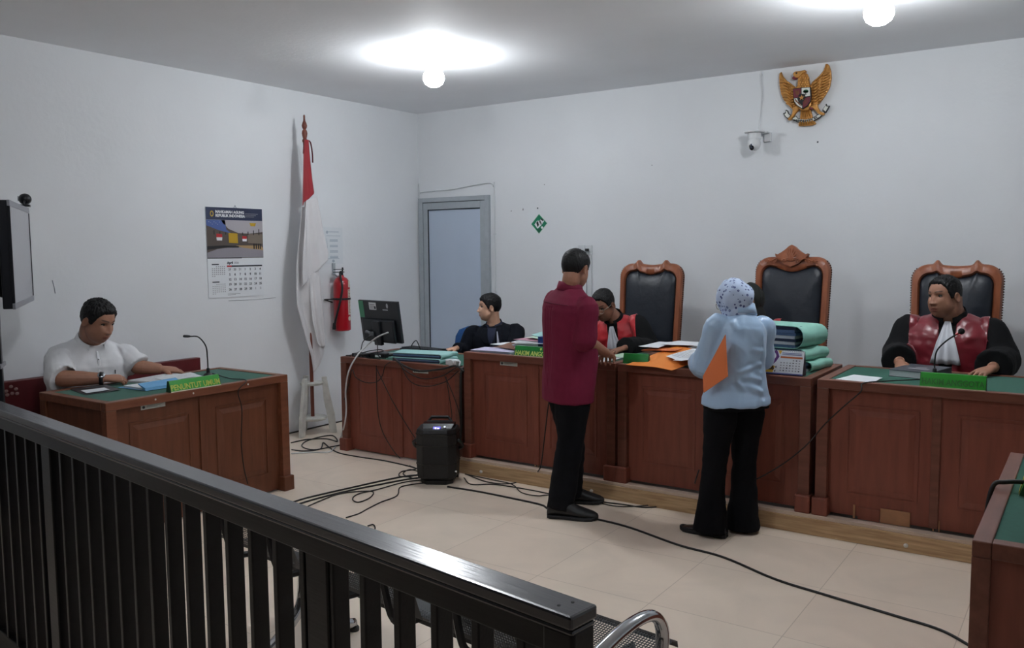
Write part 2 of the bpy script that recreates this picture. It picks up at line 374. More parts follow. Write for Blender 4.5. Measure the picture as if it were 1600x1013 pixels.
# ------------------------------------------------------------------ judges' high-back chairs
CHW = M('carved_chair_wood', (158, 92, 60), rough=.38, rgb2=(128, 70, 44), scale=5, stretch=(6, 6, 1), spec=.5)
CHWD = M('chair_nail_brown', (70, 38, 26), rough=.5)
LEATHER = M('black_leather', (26, 32, 42), rough=.42, var=.1, scale=20, bump=.25, bscale=18, spec=.5)
def rounded_outline(w, z0, z1, r, n=10):
    """left bottom -> up -> rounded corners -> right bottom"""
    pts = [(-w, z0)]
    pts += [(-w+r-r*cos(a), z1-r+r*sin(a)) for a in [pi/2*i/n for i in range(n+1)]]
    pts += [(w-r+r*sin(a), z1-r+r*cos(a)) for a in [pi/2*i/n for i in range(n+1)]]
    pts += [(w, z0)]
    return pts
def judge_chair(label, x, y, rz, crest):
    t = thing('judge_chair', label, 'chair', (x, y, .105), rz, 'high-backed chairs of the judges')
    top = 1.375 if not crest else 1.425
    hw, z0 = .272, .40
    def sx(z): return .93+.07*min(1, (z-z0)/(top-z0))      # the back widens upwards
    def ogee(u):     # ornament on the top rail, u in -1..1
        a = abs(u)
        if crest: return 0
        return .030*exp(-((a-.43)/.07)**2)-.012*exp(-(u/.35)**2)
    def ogee_in(u):
        if crest: return -.045*exp(-(u/.42)**2)
        return .014*exp(-((abs(u)-.43)/.06)**2)-.028*exp(-(u/.36)**2)
    def resample(o):
        """extra points along the top edge"""
        out = []
        for i in range(len(o)-1):
            a, b = o[i], o[i+1]; n = 40 if (abs(a[1]-b[1]) < 1e-6 and abs(a[0]-b[0]) > .2) else 1
            out += [(a[0]+(b[0]-a[0])*k/n, a[1]+(b[1]-a[1])*k/n) for k in range(n)]
        return out+[o[-1]]
    out = resample(rounded_outline(hw, z0, top, .11)); inn = resample(rounded_outline(hw-.052, z0+.04, top-.062, .075))
    out = [(px*sx(pz), pz+(ogee(px/hw) if pz > top-.02 else 0)) for px, pz in out]
    inn = [(px*sx(pz), pz+(ogee_in(px/hw) if pz > top-.09 else 0)) for px, pz in inn]
    n = len(out); assert n == len(inn)
    mid = [((a[0]+b[0])/2, (a[1]+b[1])/2) for a, b in zip(out, inn)]
    lean = lambda z: .10*(z-z0)           # leans back (towards +y)
    rings = []
    for ring, yy in ((out, .035), (out, -.002), ([(a[0]*.5+b[0]*.5+(a[0]-b[0])*.32, a[1]*.5+b[1]*.5+(a[1]-b[1])*.32) for a, b in zip(out, inn)], -.022), ([(a[0]*.5+b[0]*.5-(a[0]-b[0])*.3, a[1]*.5+b[1]*.5-(a[1]-b[1])*.3) for a, b in zip(out, inn)], -.026), (inn, -.012), (inn, .035)):
        rings.append([V((px, yy+lean(pz), pz)) for px, pz in ring])
    mb = MB(); mb.loft([list(r) for r in zip(*(rings+[rings[0]]))], cap=True, closed=False)
    mb.box(-hw*.92, lean(z0)-.02, z0-.02, hw*.92, lean(z0)+.035, z0+.045)
    mb.build('back_frame', CHW, t, auto=50)
    # beads along both outer edges
    mb = MB()
    for side in (-1, 1):
        pts = [q for q in out if q[0]*side > hw*.45]
        pts = sorted(pts, key=lambda q: q[1]); acc = []
        for i in range(len(pts)-1):
            a, b = pts[i], pts[i+1]; L = math.hypot(a[0]-b[0], a[1]-b[1]); k = max(1, int(L/.0165))
            if L > .3 or True: acc += [(a[0]+(b[0]-a[0])*j/k, a[1]+(b[1]-a[1])*j/k) for j in range(k)]
        for (px, pz) in acc:
            if pz < top-.03: mb.ball((px+side*.003, .012+lean(pz), pz), (.006, .010, .006), 6, 4)
    mb.build('bead_trim', CHWD, t)
    # leather back pad, pillowed
    mb = MB(); cx = 0; zc = (z0+.04+top-.06)/2; R = []
    for k, (sc_, yy) in enumerate(((1.0, .02), (1.0, -.004), (.965, -.020), (.88, -.034), (.7, -.044), (.4, -.05), (.1, -.051))):
        R.append([V((px*sc_, yy+lean(zc+(pz-zc)*sc_), zc+(pz-zc)*sc_)) for px, pz in inn])
    mb.loft([r[:] for r in R]); mb.build('back_cushion', LEATHER, t, smooth=True)
    MB().box(-hw*.86, .03+lean(.5), z0+.03, hw*.86, .046+lean(.5), z0+.1).build('back_rail', CHW, t)
    # seat
    mb = MB(); mb.box(-.27, -.50, .33, .27, .02, .40); mb.build('seat_frame', CHW, t, bevel=.012)
    mb = MB(); mb.box(-.25, -.48, .39, .25, -.01, .46); mb.build('seat_cushion', LEATHER, t, bevel=.03)
    for s in (-1, 1):
        mb = MB(); mb.tube(bez([(s*.255, .03, .62), (s*.265, -.2, .63), (s*.27, -.40, .625), (s*.27, -.455, .60), (s*.268, -.44, .565)], 6), .024, 10, round_end=True); mb.build('armrest', CHW, t, smooth=True)
        mb = MB(); mb.tube(bez([(s*.268, -.38, .61), (s*.266, -.36, .52), (s*.268, -.40, .40)], 5), .02, 8); mb.build('arm_support', CHW, t, smooth=True)
        mb = MB(); mb.tube(bez([(s*.245, -.465, .36), (s*.252, -.485, .22), (s*.24, -.46, .08), (s*.246, -.48, .0)], 6), [.034]*6+[.03]*6+[.026]*7, 10); mb.build('leg', CHW, t, smooth=True)
        mb = MB(); mb.tube([(s*.235, .02, .40), (s*.235, .03, .2), (s*.24, .07, 0)], .026, 8); mb.build('leg', CHW, t, smooth=True)
    if crest:
        m = frame_on((0, lean(top)-.030, top), (1, 0, 0), (0, .1, 1))
        half = [(.0, .088), (.022, .076), (.04, .058), (.058, .044), (.078, .03), (.10, .018), (.118, .024), (.114, .004), (.10, -.01), (.088, -.018)]
        poly = half+[(.05, -.05), (0, -.072)]+[(-a, b) for a, b in reversed(half)][:-1]
        poly.insert(len(half)+2, (-.05, -.05))
        mb = MB(); mb.prism(poly, -.03, .016, m)
        for s in (-1, 1):
            for k in range(5):      # palmette ribs
                a = radians(90-s*(8+k*17)); L = .085-.012*k
                mb.tube([m @ V((0, -.03, .016)), m @ V((cos(a)*L*.5, -.03+sin(a)*L*.75, .022)), m @ V((cos(a)*L*.9, -.03+sin(a)*L*1.1, .016))], [.004, .008, .003], 6)
            pts = [m @ V((s*(.048+.014*cos(q)*(1-q/9)), -.028+.014*sin(q)*(1-q/9), .02)) for q in [k*.5 for k in range(15)]]
            mb.tube(pts, .005, 6)
            mb.tube(bez([m @ V((s*.06, -.03, .016)), m @ V((s*.10, -.012, .018)), m @ V((s*.15, -.030, .014)), m @ V((s*.19, -.03, .012))], 5), [.006]*6+[.004]*10, 6)
            for k in range(3): mb.tube([m @ V((s*(.10+k*.03), -.022, .016)), m @ V((s*(.115+k*.03), -.045, .014))], [.006, .002], 6)
        mb.build('carved_crest', CHW, t, auto=40)
    return t
judge_chair('carved high-backed black leather chair behind the judge in glasses', 2.845, -.56, radians(2), False)
judge_chair('carved high-backed black leather chair with a pointed carved crest', 3.975, -.60, radians(-1), True)
judge_chair('carved high-backed black leather chair behind the judge looking aside', 5.045, -.60, radians(0), False)

# office chairs
BLUEF = M('blue_chair_fabric', (36, 84, 138), rough=.85, var=.1, scale=60)
BLKF = M('black_chair_fabric', (26, 28, 33), rough=.8, var=.1, scale=60)
BLKP = M('black_plastic', (24, 25, 28), rough=.45)
def office_chair(label, x, y, rz, m, bh=.95, bw=.25):
    t = thing('office_chair', label, 'chair', (x, y, 0), rz)
    mb = MB(); R = []
    for z, w_, d_ in ((.52, .19, .02), (.58, bw*.92, .03), (.75, bw, .035), (bh-.09, bw*.97, .032), (bh-.03, bw*.85, .025), (bh, bw*.55, .012)):
        R.append([V((w_*cos(a)*abs(cos(a))**-.35 if abs(cos(a)) > 1e-3 else 0, .22+.06*(cos(a)*.6)**2*-1+.1*(z-.5)+d_*sin(a), z)) for a in [2*pi*k/24 for k in range(24)]])
    mb.loft(R); mb.build('backrest', m, t, smooth=True)
    MB().box(-.24, -.25, .42, .24, .22, .50).build('seat', m, t, bevel=.035)
    MB().tube([(0, .2, .44), (0, .27, .5), (0, .28, .62)], .022, 8).build('back_bracket', BLKP, t)
    MB().tube([(0, 0, .1), (0, 0, .43)], .028, 10).build('gas_column', BLKP, t)
    for k in range(5):
        a = 2*pi*k/5; l = MB().tube([(0, 0, .11), (.28*cos(a), .28*sin(a), .07)], [.03, .018], 8).build('base_arm', BLKP, t)
        MB().ball((.28*cos(a), .28*sin(a), .03), .03, 10, 6).build('caster', BLKP, l)
    return t
office_chair('blue office chair behind the man in the dark blazer', 1.43, -.84, radians(34), BLUEF, .92, .27)
office_chair('black office chair half hidden behind the maroon shirt and papers', 2.06, -.60, radians(-6), BLKF, 1.04, .29)

# ------------------------------------------------------------------ pew behind the prosecutor
PEWM = M('dark_red_lacquer', (92, 26, 30), rough=.42, var=.1, scale=5, stretch=(1, 3, 1))
t = thing('pew', 'long dark red bench with its back against the left wall', 'bench', (.1, -4.3, 0))
MB().box(.03, -4.9, .40, .085, -2.725, .785).build('backrest', PEWM, t, world=True, bevel=.006)
MB().box(.085, -4.9, .40, .40, -2.78, .44).build('seat', PEWM, t, world=True, bevel=.008)
for y in (-2.82, -3.75, -4.8): MB().box(.05, y, 0, .38, y-.05, .40).build('leg', PEWM, t, world=True, bevel=.004)
mb = MB()
FLW = M('pale_flower_inlay', (150, 118, 112), rough=.6)
for cy, cz in ((-4.165, .725), (-4.135, .75), (-4.105, .73), (-4.13, .705), (-4.16, .70), (-4.10, .70)): mb.ball((.088, cy, cz), (.004, .013, .011), 10, 6)
mb.build('flower_ornament', FLW, t, world=True)

# ------------------------------------------------------------------ television on its stand
TVD = V((-.78, .48, 0)).normalized(); TVN = V((.48, .78, 0)).normalized()
TVO = V((.81, -4.372, 0))
TVB = M('television_black', (16, 19, 26), rough=.35); TVS = M('television_silver', (150, 152, 160), rough=.35, metal=.5)
SCREEN = M('switched_off_glossy_screen', (118, 118, 132), rough=.16, spec=.8, coat=.6)
t = thing('television', 'wide flat television edge-on at the left border, turned to the court', 'television', TVO, atan2(TVD.y, TVD.x))
# local: +x along the screen away from camera, screen faces local -y ... here normal is +TVN = local -y side
sgn = -1
MB().box(-.46, sgn*.0, 1.315, .46, -sgn*.05, 1.875).build('housing', TVB, t, bevel=.006)
MB().box(-.34, -sgn*.05, 1.37, .34, -sgn*.085, 1.72).build('rear_bulge', TVB, t, bevel=.02)
for z0 in (1.845, 1.313): MB().box(-.462, sgn*.008, z0, .462, -sgn*.006, z0+.031).build('silver_trim', TVS, t, bevel=.002)
for x0, x1 in ((-.462, -.452), (.448, .462)): MB().box(x0, sgn*.008, 1.344, x1, -sgn*.006, 1.844).build('side_bezel', TVB, t, bevel=.002)
MB().box(-.452, sgn*.005, 1.343, .448, -sgn*.004, 1.845).build('screen', SCREEN, t)
t2 = thing('television_stand', 'black rolling stand under the television at the left border', 'stand', TVO, atan2(TVD.y, TVD.x))
MB().box(-.33, .086, .06, -.28, .126, 1.5).build('pole', TVB, t2, bevel=.004)
MB().box(-.40, .086, 1.40, -.20, .094, 1.62).build('mount_plate', TVB, t2)
for z in (1.0, .62): MB().box(-.40, .08, z, -.21, .13, z+.02).build('cross_bar', TVS, t2)
MB().box(-.52, -.05, .04, -.09, .30, .07).build('base', TVB, t2, bevel=.006)
for x in (-.48, -.13):
    for y in (-.02, .27): MB().ball((x, y, .021), (.02, .02, .021), 10, 6).build('caster', BLKP, t2)
wc = TVO+TVD*.30
t = thing('webcam', 'small round black webcam clipped on top of the television', 'webcam', (wc.x, wc.y, 1.877), atan2(TVD.y, TVD.x))
MB().box(-.03, -.03, .0, .03, .03, .012).tube([(-.03, 0, .01), (0, 0, .03), (.03, .0, .035)], .006, 6).build('clip', TVB, t)
MB().ball((.05, .0, .047), (.04, .035, .034), 18, 12).build('camera_head', TVB, t, smooth=True)
MB().lathe([(.001, 0), (.014, 0), (.016, .006), (.001, .007)], 14, frame_on((.055, .032, .05), (1, 0, 0), (0, 0, 1)) @ Matrix.Rotation(pi, 4, 'X')).build('lens', TVS, t)

# ------------------------------------------------------------------ foreground rail
RAILM = M('near_black_lacquered_wood', (7, 6, 8), rough=.3, var=.25, scale=6, stretch=(.6, 8, 8), spec=.35, bump=.05, bscale=14)
RAILT = M('handrail_lacquer_painted_sheen', (38, 36, 43), rough=.26, var=.2, scale=5, stretch=(.5, 8, 8), spec=.8, bump=.07, bscale=16, coat=.3)  # lighter copy of the rail lacquer, grazing sheen painted into the top
ra = atan2(.1418, -.99)      # local x runs from the free end to the left
RO = V((5.156, -5.63, 0))
t = thing('wooden_rail', 'near-black slatted wooden railing across the foreground', 'railing', RO, ra)
LR = 5.0
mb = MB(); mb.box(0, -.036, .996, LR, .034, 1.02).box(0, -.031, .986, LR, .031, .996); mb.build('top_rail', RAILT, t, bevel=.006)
mb = MB(); mb.box(.0, -.027, .943, LR, .027, .990); mb.build('fascia', RAILM, t, bevel=.004)
mb = MB(); mb.box(.06, -.02, .0, LR, .02, .10); mb.build('bottom_rail', RAILM, t, bevel=.005)
MB().box(0.002, -.029, 0, .065, .029, .990).build('end_post', RAILM, t, bevel=.005)
bal = None
for k in range(46):
    x = .122+k*.1085
    if x > LR-.03: break
    if bal is None:
        bal = MB().box(-.010, -.021, .10, .010, .021, .95).build('baluster', RAILM, t, bevel=.003); o = bal
    else:
        o = bal.copy(); col.objects.link(o); o.parent = t
    o.location = (x, 0, 0)
for x in (.71, 2.3, 3.9): MB().box(x-.04, -.026, 0, x+.04, .026, .95).build('support_post', RAILM, t, bevel=.004)
mb = MB()
for x, y in ((.045, .010), (.036, -.015)): mb.lathe([(.0005, 1.02), (.003, 1.02), (.003, 1.0206), (.0005, 1.0206)], 10, center=(x, y, 0))
mb.build('screw_plug', M('plug_dark', (14, 12, 14), rough=.6), t)

# ------------------------------------------------------------------ perforated steel waiting chairs behind the rail
CHROME = M('chrome', (200, 202, 205), rough=.12, metal=1)
def perf_mat():
    m = bpy.data.materials.new('perforated_black_steel'); m.use_nodes = True; nt = m.node_tree; N = nt.nodes; L = nt.links; b = N['Principled BSDF']
    tc = N.new('ShaderNodeTexCoord'); 
    b.inputs['Base Color'].default_value = (*lin((36, 39, 42)), 1); b.inputs['Roughness'].default_value = .4; b.inputs['Metallic'].default_value = .3
    sep = N.new('ShaderNodeSeparateXYZ'); L.new(tc.outputs['UV'], sep.inputs[0])
    def mth(op, a, bb=None):
        n = N.new('ShaderNodeMath'); n.operation = op
        for i, q in enumerate((a, bb)):
            if q is None: continue
            if isinstance(q, (int, float)): n.inputs[i].default_value = q
            else: L.new(q, n.inputs[i])
        return n.outputs[0]
    fx = mth('SUBTRACT', mth('FRACT', mth('MULTIPLY', sep.outputs[0], 100.0)), .5)
    fy = mth('SUBTRACT', mth('FRACT', mth('MULTIPLY', sep.outputs[1], 100.0)), .5)
    d2 = mth('ADD', mth('MULTIPLY', fx, fx), mth('MULTIPLY', fy, fy))
    hole = mth('LESS_THAN', d2, .105)
    L.new(mth('SUBTRACT', 1.0, hole), b.inputs['Alpha'])
    return m
PERF = perf_mat(); STEELB = M('black_steel', (28, 30, 33), rough=.38, metal=.3)
def perf_panel(name, prof, w, parent, border=.03):
    """sheet bent along a profile of (y,z) points, with a solid border; UV in metres drives the punched holes"""
    n = len(prof); nx = 6; me = bpy.data.meshes.new(name); vs = []; uv = []; s = 0; ss = [0]
    for i in range(1, n): s += math.hypot(prof[i][0]-prof[i-1][0], prof[i][1]-prof[i-1][1]); ss.append(s)
    xs = [-w, -w+border]+[(-w+border)+(2*w-2*border)*k/nx for k in range(1, nx)]+[w-border, w]
    for i, (y, z) in enumerate(prof):
        for x in xs: vs.append((x, y, z)); uv.append((x, ss[i]))
    fs = []; mi = []; k = len(xs)
    for i in range(n-1):
        for j in range(k-1):
            fs.append((i*k+j, i*k+j+1, (i+1)*k+j+1, (i+1)*k+j)); mi.append(1 if (i in (0, n-2) or j in (0, k-2)) else 0)
    me.from_pydata(vs, [], fs); me.materials.append(PERF); me.materials.append(STEELB); me.polygons.foreach_set('material_index', mi)
    me.polygons.foreach_set('use_smooth', [True]*len(fs))
    ul = me.uv_layers.new(name='UVMap')
    for l in me.loops: ul.data[l.index].uv = uv[l.vertex_index]
    o = bpy.data.objects.new(name, me); col.objects.link(o); o.parent = parent; return o
def waiting_row(label, x0, y0, rz, nseat=3, arms=True):
    t = thing('waiting_chair_row', label, 'chair', (x0, y0, 0), rz, 'perforated steel waiting chairs')
    pitch = .64; Lr = pitch*nseat
    mb = MB(); mb.box(-Lr+.06, .20, .33, -.06, .26, .38); mb.build('beam', STEELB, t, bevel=.004)
    sprof = [(.475, .408), (.47, .43), (.44, .438)]+[(.44-.36*k/6, .438-.022*sin(pi*k/6)-.01*k/6) for k in range(1, 7)]+[(.06, .44), (.05, .455)]
    bprof = [(.035, .455), (.025, .475)]+[(.025-.075*k/6, .475+.215*k/6) for k in range(1, 7)]+[(-.062, .702), (-.078, .704)]
    for i in range(nseat):
        cx = -pitch*(i+.5)
        o = perf_panel('seat', sprof, .285, t); o.location.x = cx
        o = perf_panel('backrest', bprof, .285, t); o.location.x = cx
        for s in (-.16, .16):
            MB().tube(bez([(cx+s, .42, .395), (cx+s, .12, .395), (cx+s, .02, .43), (cx+s, -.02, .56), (cx+s, -.045, .62)], 5), .013, 6).build('seat_bracket', STEELB, t)
    for i in range(nseat+1):
        if not arms or i: break
        x = -pitch*i+(.0 if i else .0)
        mb = MB(); mb.tube(bez([(x, -.075, .54), (x, .0, .565), (x, .10, .588), (x, .20, .597), (x, .28, .582), (x, .325, .53), (x, .32, .45), (x, .29, .39), (x, .25, .35)], 6), .021, 12, flat=.75); mb.build('armrest', CHROME, t, smooth=True)
    for x in (-.33, -Lr+.33):
        l = MB().tube(bez([(x, .47, .03), (x, .36, .07), (x, .24, .2), (x, .23, .36)], 6), .022, 8).build('leg', CHROME, t, smooth=True)
        l = MB().tube(bez([(x, -.08, .03), (x, .06, .07), (x, .2, .18), (x, .23, .34)], 6), .022, 8).build('leg', CHROME, t, smooth=True)
        for y in (.47, -.08): MB().lathe([(.001, 0), (.022, 0), (.022, .014), (.008, .03), (.001, .03)], 12, center=(x, y, 0)).build('foot', BLKP, t)
    return t
waiting_row('black perforated steel seats with a chrome armrest at the free end of the rail', 4.80, -4.955, radians(-7))
0 and waiting_row('black perforated steel seats seen only through the rail slats, left of the chrome armrest', 3.02, -4.74, radians(-7), arms=False)

# ------------------------------------------------------------------ flag
t = thing('flag_stand', 'white wooden tripod stand holding the flagpole', 'stand', (.16, -1.665, 0))
STW = M('chipped_white_paint', (206, 206, 200), rough=.6, var=.12, scale=18)
MB().lathe([(.001, .125), (.115, .125), (.122, .133), (.122, .147), (.115, .153), (.001, .153)], 32).build('lower_disc', STW, t, auto=40)
MB().lathe([(.03, .435), (.095, .435), (.1, .442), (.1, .455), (.095, .46), (.03, .46)], 28).build('upper_disc', STW, t, auto=40)
for a in (-75, 45, 165):
    c, s = cos(radians(a)), sin(radians(a)); m = Matrix.Rotation(radians(a), 4, 'Z')
    prof = [(.145, 0), (.205, 0), (.19, .16), (.15, .36), (.128, .50), (.085, .50), (.098, .30), (.13, .12)]
    mb = MB(); mm = m @ frame_on((0, 0, 0), (1, 0, 0), (0, 0, 1)); mb.prism(prof, -.017, .017, mm); mb.build('leg', STW, t, bevel=.004)
POLE = M('brown_turned_wood', (112, 58, 44), rough=.45, var=.15, scale=12)
REDC = M('red_flag_satin', (152, 15, 32), rough=.6, sheen=.3, var=.05); WHITEC = M('white_flag_satin', (214, 212, 214), rough=.55, sheen=.3, var=.03)
t = thing('flag', 'red and white flag hanging furled on a turned brown pole', 'flag', (.16, -1.665, .153))
mb = MB(); mb.lathe([(.001, .153), (.016, .153), (.016, 2.52), (.017, 2.53), (.022, 2.535), (.022, 2.55), (.015, 2.56), (.021, 2.585), (.024, 2.605), (.021, 2.625), (.012, 2.64), (.02, 2.655), (.023, 2.67), (.018, 2.69), (.010, 2.71), (.008, 2.73), (.008, 2.755), (.001, 2.765)], 16, center=(.16, -1.665, 0)); mb.build('pole', POLE, t, world=True, auto=35)
def cloth(edges, x0, ph, amp, n=26, rows=44):
    """strip between a left and a right edge given as [(z, yl, yr)], folded in x"""
    z0, z1 = edges[0][0], edges[-1][0]; mb = MB(); rings = []
    def at_(z):
        for (a, b) in zip(edges, edges[1:]):
            if (a[0]-z)*(b[0]-z) <= 0:
                k = (z-a[0])/(b[0]-a[0]) if b[0] != a[0] else 0
                return a[1]+(b[1]-a[1])*k, a[2]+(b[2]-a[2])*k
        return edges[-1][1:]
    for i in range(rows+1):
        z = z0+(z1-z0)*i/rows; yl, yr = at_(z); wd = abs(yr-yl); r = []
        for j in range(n+1):
            s = j/n; y = yl+(yr-yl)*s
            fx = amp*min(1, wd/.2)*(sin(s*7.5+ph+z*1.1)+.45*sin(s*15+z*3.1+ph*2))
            r.append(V((x0+fx, y, z)))
        rings.append(r)
    mb.loft(rings, cap=False, closed=False); return mb
def solid(o, th=.003):
    m = o.modifiers.new('t', 'SOLIDIFY'); m.thickness = th; m.offset = 0; return o
def slant(mb, f):
    for p in mb.v: f(p)
    return mb
# red upper part, wrapped round the pole, with a slanting seam to the white
red = cloth([(2.55, -1.69, -1.64), (2.45, -1.705, -1.632), (2.2, -1.728, -1.608), (2.06, -1.74, -1.592)], .184, .3, .014)
def seam(p):
    k = max(0, (2.35-p.z)/.29); s = (p.y+1.74)/.148
    p.z += k*(-.075+.125*s)
slant(red, seam); solid(red.build('red_band', REDC, t, world=True, smooth=True))
front = cloth([(2.07, -1.738, -1.594), (1.85, -1.76, -1.553), (1.65, -1.79, -1.515), (1.56, -1.80, -1.492), (1.50, -1.80, -1.50)], .222, .3, .016)
def hem(p):
    s = (p.y+1.80)/.31; k = max(0, min(1, (2.07-p.z)/.57)); k2 = max(0, 1-(2.07-p.z)/.25)
    p.z += k*k*(-.20*(1-s)+.03*s); p.z += k2*(-.075+.125*s)*.92
slant(front, hem); solid(front.build('white_front_fold', WHITEC, t, world=True, smooth=True))
back = cloth([(1.98, -1.745, -1.62), (1.75, -1.79, -1.60), (1.5, -1.835, -1.575), (1.3, -1.845, -1.55), (1.15, -1.845, -1.545), (1.0, -1.80, -1.54), (.82, -1.745, -1.54), (.70, -1.70, -1.545), (.60, -1.68, -1.60), (.55, -1.675, -1.66)], .192, 1.3, .018, rows=70)
solid(back.build('white_hanging_fold', WHITEC, t, world=True, smooth=True))
inner = cloth([(1.46, -1.66, -1.60), (1.36, -1.70, -1.575), (1.2, -1.705, -1.56), (1.0, -1.69, -1.55), (.80, -1.64, -1.545), (.76, -1.60, -1.55)], .214, 2.2, .012, rows=40)
solid(inner.build('white_inner_fold', WHITEC, t, world=True, smooth=True))
mb = MB(); mb.tube(bez([(.165, -1.645, 2.55), (.185, -1.625, 2.53), (.19, -1.612, 2.44), (.188, -1.608, 2.36)], 5), .006, 6).tube(bez([(.165, -1.68, 2.52), (.18, -1.70, 2.46), (.182, -1.705, 2.43)], 5), .006, 6)
mb.build('tie_cord', M('dark_red_cord', (84, 18, 26), rough=.8), t, world=True)

# ------------------------------------------------------------------ fire extinguisher
EXR = M('extinguisher_red', (168, 13, 28), rough=.28, spec=.6, coat=.4)
t = thing('fire_extinguisher', 'red fire extinguisher hung on the wall beside the flag', 'fire extinguisher', (.105, -1.225, .89))
MB().lathe([(.001, -.02), (.06, -.02), (.074, -.012), (.076, .0), (.076, .40), (.07, .435), (.05, .462), (.026, .475), (.022, .49), (.001, .49)], 32).build('cylinder', EXR, t, auto=35)
c = MB(); c.lathe([(.001, .488), (.018, .488), (.018, .515), (.012, .53), (.001, .53)], 14); c.build('valve', STEELB, t)
MB().box(-.012, -.09, .515, .012, .03, .522).build('lower_lever', STEELB, t)
MB().box(-.011, -.085, .54, .011, .025, .547, ).tube([(0, .015, .52), (0, .02, .56)], .008, 6).build('lever', STEELB, t)
MB().tube(bez([(0.0, -.018, .505), (.045, -.05, .47), (.066, -.056, .36), (.045, -.085, .2), (.012, -.103, .07), (.0, -.104, .0)], 8), .0095, 8).build('hose', BLKP, t, smooth=True)
MB().tube([(.002, -.104, .06), (.0, -.105, .02), (.0, -.105, -.0)], [.012, .017, .017], 10).build('nozzle', BLKP, t)
MB().lathe([(.0785, .265), (.0805, .265), (.0805, .283), (.0785, .283), (.0785, .265)], 32).tube([(-.10, -.12, .27), (-.02, -.115, .275), (.03, -.075, .275)], .006, 6).tube([(-.10, -.12, .27), (-.104, -.02, .24)], .006, 6).build('holder_strap', BLKP, t)
MB().box(-.104, -.015, .50, -.085, .012, .60).tube([(-.095, .0, .5), (-.05, -.0, .475), (-.0, -.0, .49)], .008, 6).build('wall_hook', ALU, t)
mb = MB()
for z0, z1, a0, a1 in ((.13, .36, 2, 42), (.38, .44, 6, 34)):
    mb.loft([[V((.0768*cos(radians(a)), .0768*sin(radians(a)), z)) for a in range(a0, a1, 4)] for z in (z0, z1)], cap=False, closed=False)
mb.build('instruction_label', M('label_cream', (214, 206, 190), rough=.5), t)
mb = MB()
for k in range(16):
    z = .145+k*.0135; mb.loft([[V((.0772*cos(radians(a)), .0772*sin(radians(a)), zz)) for a in range(6, 36-(k*7) % 11, 4)] for zz in (z, z+.005)], cap=False, closed=False)
mb.build('label_print', M('label_print_red', (120, 40, 44), rough=.6), t)
mb = MB(); mb.lathe([(.001, 0), (.02, 0), (.02, .0015), (.001, .0015)], 18, frame_on((.0775*cos(radians(12)), .0775*sin(radians(12)), .095), (-sin(radians(12)), cos(radians(12)), 0), (0, 0, 1)))
mb.build('round_seal', M('label_cream', (214, 206, 190)), t)
# ------------------------------------------------------------------ things on the walls
def LW(y, z, x=0): return frame_on((x, y, z), (0, 1, 0), (0, 0, 1))      # left wall: local x = +y
def BW(x, z, y=0): return frame_on((x, y, z), (1, 0, 0), (0, 0, 1))      # back wall
class Flat:
    """thin coloured shapes on a local plane, each colour its own mesh"""
    def __init__(s, m): s.m = m; s.g = {}
    def poly(s, mat, pts, z=.0005, th=.0004): s.g.setdefault(mat, MB()).prism(pts, z, z+th, s.m); return s
    def rect(s, mat, x0, y0, x1, y1, z=.0005): return s.poly(mat, [(x0, y0), (x1, y0), (x1, y1), (x0, y1)], z)
    def disc(s, mat, x, y, rx, ry, z=.0005, n=20): return s.poly(mat, [(x+rx*cos(2*pi*k/n), y+ry*sin(2*pi*k/n)) for k in range(n)], z)
    def text(s, mat, body, size, x, y, align='CENTER', bold=0, stretch=1, z=.001):
        text_mb(body, size, s.m @ Matrix.Translation((x, y, z)), s.g.setdefault(mat, MB()), align, .0003, bold, stretch); return s
    def build(s, names, parent):
        for mat, mb in s.g.items(): mb.build(names.get(mat, 'printed_shapes'), mat, parent, world=True)
PAPER = M('white_paper', (226, 230, 234), rough=.7, var=.02, scale=5)
NAVY = M('calendar_navy', (34, 44, 74), rough=.5)
GOLD = M('print_gold', (190, 160, 60), rough=.5)
REDP = M('print_red', (190, 36, 44), rough=.5)
GREYP = M('print_grey', (150, 150, 156), rough=.6)
WHITEP = M('print_white', (232, 234, 236), rough=.5)
# wall calendar
W_, Hc = .549, .722
t = thing('wall_calendar', 'large court wall calendar open at April with a photo of a round hall', 'calendar', (.0, -2.295, 1.234))
m = frame_on((.006, -2.570, 1.956), (0, 1, -.002), (.0, .016, 1))
F = Flat(m)
MB().prism([(0, 0), (W_, 0), (W_, -Hc), (0, -Hc)], -.005, 0, m).build('sheet', PAPER, t, world=True)
F.rect(NAVY, 0, -.10, W_, 0)
SKYB = M('print_sky_blue', (74, 96, 156)); DOME = M('print_dome_grey', (170, 166, 172)); HALL = M('print_hall_brown', (84, 74, 68)); HALLF = M('print_hall_floor', (142, 138, 146))
CARP = M('print_carpet_tan', (170, 140, 98)); DARKP = M('print_black', (22, 22, 26)); GOLDP = M('print_gold_curtain', (186, 150, 26))
def uv(u, v): return (u*W_, -v*Hc)
def P_(mat, z, *uvs): F.poly(mat, [uv(*q) for q in uvs], z)
P_(HALL, .0005, (0.0, .14), (1, .14), (1, .56), (0, .56))
P_(SKYB, .001, (0, .14), (.32, .14), (.34, .24), (.42, .285), (.2, .25), (0, .20))
P_(DOME, .001, (.25, .14), (1, .14), (1, .265), (.75, .285), (.55, .28), (.38, .235), (.28, .17))
P_(HALLF, .001, (0, .50), (.18, .46), (.42, .44), (.70, .44), (1, .47), (1, .555), (0, .555))
P_(CARP, .0012, (.50, .42), (.95, .42), (1, .45), (1, .475), (.62, .445))
P_(GOLDP, .0015, (.375, .28), (.535, .285), (.54, .395), (.38, .39))
P_(GOLDP, .0015, (.76, .165), (.88, .165), (.86, .20), (.78, .20))
